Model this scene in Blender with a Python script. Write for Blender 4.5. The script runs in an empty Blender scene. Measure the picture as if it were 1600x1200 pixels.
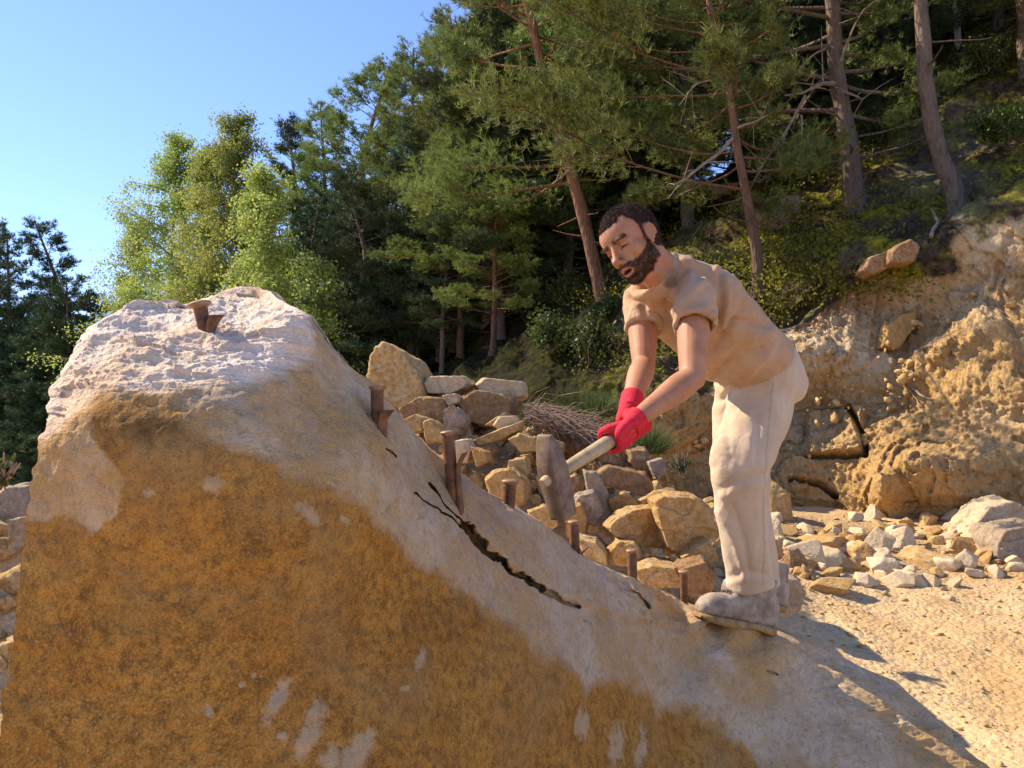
import bpy, bmesh, math, random
import numpy as np
from mathutils import Vector, Matrix
R = math.radians
C = bpy.context.scene.collection
# ---------------------------------------------------------------- camera, sky, sun, exposure
CAM = np.array([0.0, 0.0, 1.5]); PITCH = R(3.7); FPX = 1232.0
cd = bpy.data.cameras.new('camera'); cam = bpy.data.objects.new('camera', cd); C.objects.link(cam)
cam.location = CAM; cam.rotation_euler = (R(90) + PITCH, 0, 0)
cd.sensor_width = 36; cd.lens = 36 * FPX / 1600; cd.clip_start = 0.05; cd.clip_end = 6000
bpy.context.scene.camera = cam
SUN_EL = R(42); SUN_AZ = (-0.93, 0.36)                      # direction towards the sun, seen from above
w = bpy.data.worlds.new('World'); bpy.context.scene.world = w; w.use_nodes = True
nt = w.node_tree; nt.nodes.clear()
sk = nt.nodes.new('ShaderNodeTexSky'); sk.sky_type = 'NISHITA'; sk.sun_disc = False
sk.sun_elevation = SUN_EL; sk.sun_rotation = math.atan2(SUN_AZ[0], SUN_AZ[1])
sk.air_density = 1.0; sk.dust_density = 0.0; sk.ozone_density = 6.0
bg = nt.nodes.new('ShaderNodeBackground'); bg.inputs[1].default_value = 0.125
wo = nt.nodes.new('ShaderNodeOutputWorld')
tn = nt.nodes.new('ShaderNodeMix'); tn.data_type = 'RGBA'; tn.blend_type = 'MULTIPLY'; tn.inputs[0].default_value = 1; tn.inputs[7].default_value = (1.03, .93, 1.04, 1)
nt.links.new(sk.outputs[0], tn.inputs[6]); nt.links.new(tn.outputs[2], bg.inputs[0]); nt.links.new(bg.outputs[0], wo.inputs[0])
sl = bpy.data.lights.new('sun', 'SUN'); sl.energy = 4.3; sl.angle = R(0.5); sl.color = (1.0, 0.84, 0.62)
so = bpy.data.objects.new('sun', sl); C.objects.link(so)
sd = Vector((SUN_AZ[0], SUN_AZ[1], 0)).normalized() * math.cos(SUN_EL) + Vector((0, 0, math.sin(SUN_EL)))
so.rotation_euler = (-sd).to_track_quat('-Z', 'Y').to_euler(); so.location = sd * 50
vs = bpy.context.scene.view_settings
vs.view_transform = 'Standard'; vs.look = 'None'; vs.gamma = 1; vs.use_curve_mapping = False; vs.exposure = 1.08

# ---------------------------------------------------------------- helpers
FW = np.array([0, math.cos(PITCH), math.sin(PITCH)]); UP = np.array([0, -math.sin(PITCH), math.cos(PITCH)]); RT = np.array([1.0, 0, 0])
def P(px, py, d):
    """a point of the place, seen at photo pixel px, py and d metres away along the view axis"""
    px, py, d = np.asarray(px, float), np.asarray(py, float), np.asarray(d, float)
    return CAM + (RT * ((px - 800) / FPX * d)[..., None] + FW * d[..., None] + UP * ((600 - py) / FPX * d)[..., None])
def proj(p):
    q = np.asarray(p, float) - CAM; d = q @ FW
    return q @ RT / d * FPX + 800, 600 - q @ UP / d * FPX, d
def _hash(x, y, z, s):
    n = (x * 374761393 + y * 668265263 + z * 2147483647 + s * 974634777) & 0xffffffff
    n = ((n ^ (n >> 13)) * 1274126177) & 0xffffffff
    n = ((n ^ (n >> 16)) * 2246822519) & 0xffffffff
    return ((n ^ (n >> 15)) & 0xffffff) / float(0x7fffff) - 1.0
def vnoise(p, seed=0):
    p = np.asarray(p, float); i = np.floor(p).astype(np.int64); f = p - i; f = f * f * f * (f * (f * 6 - 15) + 10)
    r = 0
    for dx in (0, 1):
        for dy in (0, 1):
            for dz in (0, 1):
                wt = (f[..., 0] if dx else 1 - f[..., 0]) * (f[..., 1] if dy else 1 - f[..., 1]) * (f[..., 2] if dz else 1 - f[..., 2])
                r = r + wt * _hash(i[..., 0] + dx, i[..., 1] + dy, i[..., 2] + dz, seed)
    return r
def fbm(p, o=4, seed=0, gain=.5, ridged=False):
    p = np.asarray(p, float); a, r, t = 1.0, 0, 0
    for k in range(o):
        n = vnoise(p, seed + k * 17)
        if ridged: n = 1 - 2 * np.abs(n)
        r = r + a * n; t += a; a *= gain; p = p * 2.03 + 3.7
    return r / t
def sstep(a, b, x):
    t = np.clip((x - a) / (b - a), 0, 1); return t * t * (3 - 2 * t)
def mesh_np(name, V, F, mat=None, smooth=True, cols=None):
    V = np.asarray(V, np.float32); F = np.asarray(F, np.int32); k = F.shape[1]
    me = bpy.data.meshes.new(name)
    me.vertices.add(len(V)); me.vertices.foreach_set('co', V.ravel())
    me.loops.add(F.size); me.loops.foreach_set('vertex_index', F.ravel())
    me.polygons.add(len(F)); me.polygons.foreach_set('loop_start', np.arange(len(F), dtype=np.int32) * k)
    me.update(calc_edges=True); me.validate()
    if smooth: me.polygons.foreach_set('use_smooth', np.ones(len(me.polygons), bool))
    if cols:
        for nm, c in cols.items():
            c = np.asarray(c, np.float32)
            if c.ndim == 1: c = np.stack([c, c, c], 1)
            at = me.color_attributes.new(nm, 'FLOAT_COLOR', 'POINT')
            at.data.foreach_set('color', np.hstack([c, np.ones((len(c), 1), np.float32)]).ravel())
    if mat: me.materials.append(mat)
    return me
def link(name, me, parent=None, loc=None):
    o = bpy.data.objects.new(name, me); C.objects.link(o)
    if loc is not None: o.location = loc
    if parent is not None: o.parent = parent
    return o
def tag(o, label=None, cat=None, group=None, kind=None):
    if label: o['label'] = label
    if cat: o['category'] = cat
    if group: o['group'] = group
    if kind: o['kind'] = kind
    return o
def grid_faces(nr, nc, flip=False):
    i = np.arange(nr - 1)[:, None] * nc + np.arange(nc - 1)[None]
    a = [i, i + 1, i + nc + 1, i + nc]
    if flip: a = a[::-1]
    return np.stack(a, -1).reshape(-1, 4)
def grid_normals(V3):
    du = np.gradient(V3, axis=1); dv = np.gradient(V3, axis=0); n = np.cross(du, dv)
    return n / (np.linalg.norm(n, axis=2, keepdims=True) + 1e-12)
def frame_of(d):
    d = np.asarray(d, float); d = d / (np.linalg.norm(d) + 1e-12)
    a = np.array([0, 0, 1.0]) if abs(d[2]) < .9 else np.array([1.0, 0, 0])
    u = np.cross(d, a); u /= np.linalg.norm(u); return u, np.cross(d, u), d
class MB:
    """collects vertices and triangles/quads (quads kept as two triangles)"""
    def __init__(s): s.V = []; s.F = []; s.n = 0
    def add(s, V, F):
        V = np.asarray(V, float).reshape(-1, 3); F = np.asarray(F, int)
        if F.shape[1] == 4: F = np.vstack([F[:, [0, 1, 2]], F[:, [0, 2, 3]]])
        s.V.append(V); s.F.append(F + s.n); s.n += len(V)
    def tube(s, pts, rad, n=8, caps=True, bump=0, seed=0):
        pts = np.asarray(pts, float); m = len(pts); rad = np.broadcast_to(np.asarray(rad, float), (m,))
        t = np.gradient(pts, axis=0); t /= np.linalg.norm(t, axis=1, keepdims=True) + 1e-12
        u, v, _ = frame_of(t[0]); a = np.arange(n) * 2 * np.pi / n; rings = []
        for k in range(m):
            u = u - t[k] * (u @ t[k]); u /= np.linalg.norm(u) + 1e-12; v = np.cross(t[k], u)
            rings.append(pts[k] + rad[k] * (np.cos(a)[:, None] * u + np.sin(a)[:, None] * v))
        V = np.array(rings)
        if bump:
            q = V.reshape(-1, 3); c = np.repeat(pts, n, 0)
            q = c + (q - c) * (1 + bump * fbm(q * 6, 3, seed))[:, None]; V = q.reshape(m, n, 3)
        i = np.arange(m - 1)[:, None] * n + np.arange(n)[None]; j = np.arange(m - 1)[:, None] * n + (np.arange(n)[None] + 1) % n
        F = np.stack([i, j, j + n, i + n], -1).reshape(-1, 4); s.add(V, F)
        if caps:
            for k, fl in ((0, 1), (m - 1, 0)):
                if rad[k] < 1e-4: continue
                r = V[k]; vv = np.vstack([r, pts[k][None]]); idx = np.arange(n)
                f = np.stack([idx, (idx + 1) % n, np.full(n, n)], 1); s.add(vv, f[:, ::-1] if fl else f)
    def mesh(s, name, mat=None, smooth=True, cols=None):
        return mesh_np(name, np.vstack(s.V), np.vstack(s.F), mat, smooth, cols)
# ---------------------------------------------------------------- node helpers
class NT:
    def __init__(s, name):
        s.m = bpy.data.materials.new(name); s.m.use_nodes = True; s.t = s.m.node_tree; s.t.nodes.clear()
        s.out = s.n('ShaderNodeOutputMaterial')
    def n(s, ty, **kw):
        x = s.t.nodes.new(ty)
        for k, v in kw.items(): setattr(x, k, v)
        return x
    def l(s, a, b): s.t.links.new(a, b)
    def val(s, sock, v):
        if isinstance(v, (int, float)): sock.default_value = v
        elif isinstance(v, tuple): sock.default_value = (v + (1,)) if len(v) == 3 and sock.type == 'RGBA' else v
        else: s.l(v, sock)
    def coord(s, kind='Object', scale=None):
        c = s.n('ShaderNodeTexCoord').outputs[kind]
        if scale is None: return c
        mp = s.n('ShaderNodeMapping'); s.l(c, mp.inputs[0]); mp.inputs['Scale'].default_value = scale; return mp.outputs[0]
    def noise(s, vec, scale, detail=4, rough=.55, dist=0):
        x = s.n('ShaderNodeTexNoise'); s.l(vec, x.inputs['Vector']); x.inputs['Scale'].default_value = scale
        x.inputs['Detail'].default_value = detail; x.inputs['Roughness'].default_value = rough; x.inputs['Distortion'].default_value = dist
        return x.outputs['Fac']
    def voro(s, vec, scale, out='Distance', feature='F1'):
        x = s.n('ShaderNodeTexVoronoi', feature=feature); s.l(vec, x.inputs['Vector']); x.inputs['Scale'].default_value = scale
        return x.outputs[out]
    def ramp(s, f, stops, interp='LINEAR'):
        x = s.n('ShaderNodeValToRGB'); s.l(f, x.inputs[0]); e = x.color_ramp.elements; x.color_ramp.interpolation = interp
        while len(e) < len(stops): e.new(.5)
        for k, (p, c) in enumerate(stops):
            e[k].position = p; e[k].color = (c, c, c, 1) if isinstance(c, (int, float)) else tuple(c) + (1,)
        return x.outputs[0]
    def mix(s, f, a, b, mode='MIX'):
        x = s.n('ShaderNodeMix', data_type='RGBA', blend_type=mode); s.val(x.inputs[0], f); s.val(x.inputs[6], a); s.val(x.inputs[7], b)
        return x.outputs[2]
    def math(s, op, a, b=0, clamp=False):
        x = s.n('ShaderNodeMath', operation=op, use_clamp=clamp); s.val(x.inputs[0], a); s.val(x.inputs[1], b); return x.outputs[0]
    def attr(s, name, ch=None):
        a = s.n('ShaderNodeAttribute', attribute_name=name)
        if ch is None: return a.outputs['Color']
        sp = s.n('ShaderNodeSeparateColor'); s.l(a.outputs['Color'], sp.inputs[0]); return sp.outputs[ch]
    def bump(s, h, strength=.5, dist=.01, normal=None):
        b = s.n('ShaderNodeBump'); b.inputs['Strength'].default_value = strength; b.inputs['Distance'].default_value = dist
        s.l(h, b.inputs['Height'])
        if normal is not None: s.l(normal, b.inputs['Normal'])
        return b.outputs[0]
    def bsdf(s, color, rough=.9, normal=None, spec=.2, **kw):
        b = s.n('ShaderNodeBsdfPrincipled'); s.val(b.inputs['Base Color'], color); s.val(b.inputs['Roughness'], rough)
        b.inputs['Specular IOR Level'].default_value = spec
        if normal is not None: s.l(normal, b.inputs['Normal'])
        for k, v in kw.items(): s.val(b.inputs[k], v)
        return b.outputs[0]
    def done(s, sh): s.l(sh, s.out.inputs[0]); return s.m

# ---------------------------------------------------------------- materials
def mat_boulder():
    t = NT('boulder_stone'); v = t.coord()
    stain = t.attr('mask', 0); white = t.attr('mask', 1); fresh = t.attr('mask', 2); dark = t.attr('mask2', 0); grey = t.attr('mask2', 1)
    n1 = t.noise(v, 9, 6, .65); n2 = t.noise(v, 45, 5, .65); n3 = t.noise(v, 230, 3, .7); n4 = t.noise(v, 3.2, 5, .55); n5 = t.noise(v, 22, 6, .7, .5)
    pale = t.mix(t.ramp(n1, [(.38, 0), (.62, 1)]), (.54, .38, .215), (.66, .51, .335))
    pale = t.mix(t.ramp(n4, [(.48, 0), (.62, 1)]), pale, (.50, .30, .11))
    pale = t.mix(t.math('MULTIPLY', t.math('MULTIPLY', grey, .6), t.ramp(n1, [(.3, .3), (.6, 1)])), pale, (.42, .37, .33))
    pale = t.mix(t.ramp(n5, [(.50, 0), (.62, .55)]), pale, (.52, .31, .11)); pale = t.mix(t.ramp(n5, [(.36, .6), (.47, 0)]), pale, (.45, .33, .22))
    pale = t.mix(t.ramp(n2, [(.3, .6), (.48, 0)]), pale, (.27, .18, .10)); pale = t.mix(t.ramp(n3, [(.52, 0), (.7, .5)]), pale, (.72, .58, .42))
    br = t.mix(t.ramp(n1, [(.3, 0), (.7, 1)]), (.40, .165, .024), (.60, .295, .055))
    br = t.mix(t.ramp(n2, [(.36, .75), (.56, 0)]), br, (.17, .075, .018))
    br = t.mix(t.ramp(n4, [(.46, .0), (.64, .6)]), br, (.40, .25, .10))
    br = t.mix(t.ramp(n5, [(.35, .6), (.46, 0)]), br, (.20, .10, .035)); br = t.mix(t.math('MULTIPLY', t.ramp(n3, [(.52, 0), (.68, .8)]), t.ramp(n4, [(.35, 1), (.6, .3)])), br, (.70, .40, .12)); br = t.mix(t.ramp(n3, [(.33, .6), (.45, 0)]), br, (.13, .06, .015))
    br = t.mix(t.math('MULTIPLY', dark, t.ramp(n2, [(.35, 1), (.7, .3)])), br, (.13, .06, .018))
    edge = t.math('ADD', stain, t.math('MULTIPLY', t.math('SUBTRACT', n2, .5), .9))
    edge = t.math('ADD', edge, t.math('MULTIPLY', t.math('SUBTRACT', n1, .5), .7))
    col = t.mix(t.ramp(edge, [(.26, 0), (.72, 1)]), pale, br)
    we = t.math('ADD', white, t.math('MULTIPLY', t.math('SUBTRACT', n2, .5), 1.6))
    col = t.mix(t.ramp(we, [(.35, 0), (.85, .75)]), col, (.56, .42, .26))
    fr = t.mix(t.ramp(n1, [(.35, 0), (.65, 1)]), (.74, .56, .41), (.86, .74, .60))
    fr = t.mix(t.ramp(n4, [(.5, 0), (.65, .6)]), fr, (.66, .42, .22))
    fe = t.math('ADD', fresh, t.math('MULTIPLY', t.math('SUBTRACT', n1, .5), .8))
    col = t.mix(t.ramp(fe, [(.35, 0), (.65, 1)]), col, fr)
    col = t.mix(t.ramp(n3, [(.25, .45), (.42, 0)]), col, (.2, .13, .08))
    h = t.math('ADD', t.math('MULTIPLY', n2, .7), t.math('MULTIPLY', n3, .35)); h = t.math('ADD', h, n5)
    nb = t.bump(h, 1.0, .014)
    return t.done(t.bsdf(col, .92, nb, .15))
def mat_rock(name, a, b, c, sc=1.0):
    t = NT(name); v = t.coord(); g = t.n('ShaderNodeObjectInfo').outputs['Random']
    vv = t.n('ShaderNodeVectorMath', operation='ADD'); t.l(v, vv.inputs[0]); cb = t.n('ShaderNodeCombineXYZ')
    t.l(t.math('MULTIPLY', g, 37.0), cb.inputs[0]); t.l(t.math('MULTIPLY', g, 91.0), cb.inputs[1]); t.l(cb.outputs[0], vv.inputs[1]); v = vv.outputs[0]
    n1 = t.noise(v, 3.5 * sc, 5, .6); n2 = t.noise(v, 18 * sc, 5, .65); n3 = t.noise(v, 75 * sc, 3, .6); n4 = t.noise(v, 7 * sc, 6, .7)
    col = t.mix(t.ramp(n1, [(.4, 0), (.6, 1)]), a, b); col = t.mix(t.ramp(n4, [(.34, .75), (.47, 0)]), col, tuple(x * .6 for x in c)); col = t.mix(t.ramp(n4, [(.55, 0), (.68, .6)]), col, (.66, .52, .34))
    col = t.mix(t.ramp(g, [(.2, 0), (.9, .55)]), col, c)
    col = t.mix(t.ramp(n2, [(.3, .6), (.5, 0)]), col, tuple(x * .55 for x in a))
    col = t.mix(t.ramp(n3, [(.55, 0), (.75, .35)]), col, (.72, .6, .42))
    h = t.math('ADD', t.math('MULTIPLY', n2, 1.0), t.math('MULTIPLY', n3, .4)); h = t.math('ADD', h, n4)
    return t.done(t.bsdf(col, .93, t.bump(h, .9, .0075 if sc < 2 else .012), .15))
def mat_ground():
    t = NT('sandy_ground'); v = t.coord()
    n1 = t.noise(v, .8, 6, .6); n2 = t.noise(v, 6, 6, .68); n3 = t.noise(v, 40, 4, .65); vo = t.voro(v, 26)
    col = t.mix(t.ramp(n1, [(.38, 0), (.62, 1)]), (.50, .32, .145), (.62, .455, .25))
    col = t.mix(t.ramp(n2, [(.3, .6), (.5, 0)]), col, (.36, .22, .10))
    col = t.mix(t.ramp(vo, [(.1, .55), (.3, 0)]), col, (.66, .52, .35))
    dk = t.attr('mask', 0); col = t.mix(t.math('MULTIPLY', dk, .85), col, (.20, .125, .065))
    gr = t.attr('mask', 1); col = t.mix(gr, col, t.mix(n2, (.03, .035, .012), (.10, .09, .04)))
    h = t.math('ADD', t.math('MULTIPLY', n2, 1.2), t.math('MULTIPLY', n3, .5)); h = t.math('SUBTRACT', h, t.math('MULTIPLY', vo, .5))
    return t.done(t.bsdf(col, .95, t.bump(h, .8, .03), .1))
def mat_cliff():
    t = NT('cliff_earth_and_moss'); v = t.coord(); cl = t.attr('mask', 0); och = t.attr('mask', 1); far = t.attr('mask', 2)
    n0 = t.noise(v, .55, 5, .6); n1 = t.noise(v, 2.2, 7, .65); n2 = t.noise(v, 11, 6, .68); n3 = t.noise(v, 50, 4, .65)
    c = t.mix(t.ramp(n1, [(.36, 0), (.62, 1)]), (.58, .37, .17), (.76, .60, .38))
    c = t.mix(t.math('MULTIPLY', och, t.ramp(n1, [(.25, .3), (.55, .95)])), c, (.56, .34, .12))
    c = t.mix(t.ramp(n2, [(.34, .75), (.48, 0)]), c, (.27, .165, .08))
    c = t.mix(t.ramp(n3, [(.56, 0), (.72, .5)]), c, (.72, .60, .42))
    red = t.attr('mask2', 0); c = t.mix(t.math('MULTIPLY', red, .8), c, t.mix(n2, (.17, .055, .015), (.34, .14, .045)))  # dark red-brown patch: shade under the lip, put into the colour
    moss = t.mix(t.ramp(n2, [(.35, 0), (.65, 1)]), (.05, .048, .010), (.34, .31, .03))
    soil = t.mix(t.ramp(n2, [(.35, 0), (.65, 1)]), (.035, .024, .015), (.14, .10, .065))
    u = t.mix(t.ramp(n1, [(.44, 0), (.56, 1)]), soil, moss)
    u = t.mix(t.ramp(n0, [(.55, 0), (.62, .35)]), u, (.20, .19, .17))
    u = t.mix(t.math('MULTIPLY', far, .85), u, (.014, .016, .007))  # near-black green paints the wood's shade onto the slope
    e = t.math('ADD', cl, t.math('MULTIPLY', t.math('SUBTRACT', n1, .5), .9))
    col = t.mix(t.ramp(e, [(.42, 0), (.58, 1)]), u, c)
    h = t.math('ADD', t.math('MULTIPLY', n2, 1.0), t.math('MULTIPLY', n3, .45)); h = t.math('ADD', h, t.math('MULTIPLY', n1, .8))
    return t.done(t.bsdf(col, .95, t.bump(h, .9, .09), .08))
def mat_leaf(name, a, b, trans=.35, sc=1.2, rough=.6):
    t = NT(name); v = t.coord('Object'); g = t.n('ShaderNodeObjectInfo').outputs['Random']
    n1 = t.noise(v, sc, 3, .6); n2 = t.noise(v, sc * 9, 2, .5)
    f = t.math('ADD', t.math('MULTIPLY', n1, .6), t.math('MULTIPLY', n2, .4))
    col = t.mix(t.ramp(f, [(.36, 0), (.64, 1)]), a, b)
    hs = t.n('ShaderNodeHueSaturation'); t.l(col, hs.inputs['Color']); t.l(t.math('ADD', t.math('MULTIPLY', g, .5), .75), hs.inputs['Value'])
    t.l(t.math('ADD', t.math('MULTIPLY', g, .03), .485), hs.inputs['Hue']); col = hs.outputs[0]
    p = t.bsdf(col, rough, None, .3); tr = t.n('ShaderNodeBsdfTranslucent'); t.l(col, tr.inputs[0])
    mx = t.n('ShaderNodeMixShader'); mx.inputs[0].default_value = trans; t.l(p, mx.inputs[1]); t.l(tr.outputs[0], mx.inputs[2])
    return t.done(mx.outputs[0])
def mat_bark(name, low, high, z0, z1, sc=1.0):
    t = NT(name); v = t.coord('Object', (1, 1, .3)); n1 = t.noise(v, 14 * sc, 5, .65); vo = t.voro(v, 22 * sc)
    g = t.n('ShaderNodeSeparateXYZ'); t.l(t.coord('Object'), g.inputs[0])
    f = t.ramp(t.math('DIVIDE', g.outputs[2], z1 + 1e-6), [(max(z0 / z1, 0), 0), (1, 1)])
    col = t.mix(f, low, high); col = t.mix(t.ramp(n1, [(.35, .75), (.55, 0)]), col, tuple(x * .35 for x in low))
    col = t.mix(t.ramp(vo, [(.0, .0), (.5, .35)]), col, tuple(min(1, x * 1.6) for x in low))
    return t.done(t.bsdf(col, .9, t.bump(t.math('ADD', n1, vo), .9, .03), .15))
def mat_simple(name, a, b, sc=20, rough=.85, bs=.3, bd=.003, spec=.2, sc2=None, **kw):
    t = NT(name); v = t.coord(); n = t.noise(v, sc, 5, .6); col = t.mix(t.ramp(n, [(.35, 0), (.65, 1)]), a, b)
    h = t.noise(v, sc2 or sc * 3, 4, .6)
    return t.done(t.bsdf(col, rough, t.bump(h, bs, bd), spec, **kw))
M = {}
M['boulder'] = mat_boulder()
M['rock'] = mat_rock('ochre_sandstone', (.46, .28, .10), (.58, .40, .19), (.44, .24, .065))
M['rock_pale'] = mat_rock('pale_sandstone', (.62, .47, .29), (.74, .60, .41), (.62, .45, .24))
M['rock_grey'] = mat_rock('grey_sandstone', (.30, .23, .17), (.42, .33, .24), (.38, .28, .17))
M['rock_dark'] = mat_rock('brown_sandstone', (.30, .17, .075), (.42, .26, .13), (.28, .155, .065))
for k_, a_, b_, c_ in (('rock', (.46, .28, .10), (.58, .40, .19), (.44, .24, .065)), ('rock_pale', (.56, .41, .25), (.68, .54, .37), (.56, .39, .20)), ('rock_grey', (.30, .23, .17), (.42, .33, .24), (.38, .28, .17)), ('rock_dark', (.30, .17, .075), (.42, .26, .13), (.28, .155, .065))): M[k_ + '_m'] = mat_rock(k_ + '_large', a_, b_, c_, 4.5)
M['ground'] = mat_ground(); M['cliff'] = mat_cliff()

# ---------------------------------------------------------------- terrain
def gz(x, y):
    x, y = np.asarray(x, float), np.asarray(y, float)
    r = .6 * sstep(3.2, 9.5, y) * sstep(-14, -4, x) * (1 - sstep(40, 80, y))
    ridge = np.interp(x, [-5, -3, -1.6, -.5, .2, .8, 1.4, 2.0, 2.8, 3.6], [.03, .22, 1.20, 1.36, 1.12, .80, .48, .2, .06, 0])
    m = ridge * sstep(3.3, 6.3, y) * (1 - sstep(6.6, 10, y) * .8)
    left = .8 * np.exp(-((x + 3.3) ** 2 + (y - 4.55) ** 2) / (2 * .7 ** 2))
    return r + m + left
def ground_noise(x, y):
    q = np.stack([x, y, 0 * x], -1); near = 1 - sstep(25, 120, np.hypot(x, y))
    return near * (.10 * fbm(q * .5, 3, 3) + .035 * fbm(q * 2.6, 4, 5) + .02 * np.maximum(fbm(q * 11, 3, 9), 0))
def gh(x, y): return gz(x, y) + ground_noise(np.asarray(x, float), np.asarray(y, float))
def hit(px, py, lo=1.2, hi=14):
    d = np.linspace(lo, hi, 700); p = P(np.full(700, px), np.full(700, py), d); b = p[:, 2] < gh(p[:, 0], p[:, 1]); k = np.argmax(b)
    if not b[k]: return None, None
    return p[k], d[k]
def build_ground():
    s = np.linspace(-1, 1, 560); gx = np.sinh(s * 7.6) * 1.55 + 1.5
    gy = np.sinh(np.linspace(-.75, 1, 620) * 7.6) * 1.55 + 4.6
    X, Y = np.meshgrid(gx, gy); Z = gh(X, Y); V = np.stack([X, Y, Z], -1).reshape(-1, 3)
    q = V * np.array([1, 1, 0])
    dk = sstep(.35, .75, .5 + .5 * fbm(q * .6, 3, 31)) * np.exp(-((V[:, 0] - 3.3) / 3) ** 2 - ((V[:, 1] - 7.6) / 1.2) ** 2)
    dk = np.maximum(dk, .8 * sstep(.3, 1.0, gz(V[:, 0], V[:, 1]) - .45) * (V[:, 0] < 3.4))
    gr = sstep(22, 34, np.hypot(V[:, 0], V[:, 1]))
    me = mesh_np('ground', V, grid_faces(620, 560), M['ground'], cols={'mask': np.stack([dk, gr, 0 * dk], 1)})
    tag(link('ground', me), kind='structure')
PROF = {
 -2600: [(800, 60), (745, 60), (725, 62), (700, 65), (680, 75), (650, 90), (620, 110)],
 -600: [(790, 42), (745, 42), (720, 44), (690, 48), (650, 56), (600, 70), (560, 90)],
 0: [(790, 28), (745, 29), (720, 31), (690, 34), (650, 40), (600, 50), (550, 65)],
 300: [(790, 20), (735, 21), (700, 22.5), (660, 25), (620, 29), (570, 36), (510, 48)],
 600: [(800, 13.5), (700, 14), (640, 15), (600, 17), (570, 20), (530, 26), (470, 36)],
 850: [(820, 9.8), (700, 10.2), (620, 10.8), (560, 11.8), (500, 13.5), (450, 17), (400, 26)],
 1000: [(850, 9.4), (740, 9.6), (640, 9.9), (540, 10.5), (450, 12), (390, 15), (330, 22)],
 1150: [(860, 9.6), (790, 9.7), (620, 10.1), (450, 10.8), (390, 11.8), (330, 14), (250, 20)],
 1300: [(860, 9.2), (800, 9.4), (620, 9.8), (420, 10.4), (330, 11.7), (230, 14.5), (100, 20)],
 1450: [(860, 8.7), (800, 8.85), (620, 9.2), (440, 9.8), (300, 11), (150, 14), (-60, 20)],
 1600: [(870, 8.0), (800, 8.15), (600, 8.5), (310, 9.3), (240, 10.8), (60, 14), (-240, 20)],
 2000: [(920, 6.3), (840, 6.5), (560, 6.9), (200, 7.8), (50, 10), (-200, 13), (-600, 18)],
 2700: [(1150, 4.6), (1050, 4.7), (500, 5.2), (0, 6.4), (-200, 9), (-500, 12), (-1100, 16)],
}
_pk = sorted(PROF); _pa = np.array([[list(a) for a in PROF[k]] for k in _pk], float)
def prof(px, t):
    """hillside point at column px and profile position t (0 foot .. 6 crest)"""
    px, t = np.asarray(px, float), np.asarray(t, float); k = np.clip(t.astype(int), 0, 5); f = t - k
    out = []
    for c in (0, 1):
        cols = np.stack([np.interp(px, _pk, _pa[:, j, c]) for j in range(7)], -1)
        a = np.take_along_axis(cols, k[..., None], -1)[..., 0]; b = np.take_along_axis(cols, k[..., None] + 1, -1)[..., 0]
        out.append(a * (1 - f) + b * f)
    return out
HILL = {}
def surf(px, py):
    """depth of the built hillside surface seen at px, py"""
    hx, hy, hd_ = HILL['a']; q = (hx - px) ** 2 + (hy - py) ** 2; k = np.argsort(q)[:5]; return float(hd_[k].min())
def hill_at(px, py):
    t = np.linspace(.2, 6, 200); a, d = prof(np.full(200, px), t); k = np.argmin(np.abs(a - py)); return P(px, py, d[k]), d[k]
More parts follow.
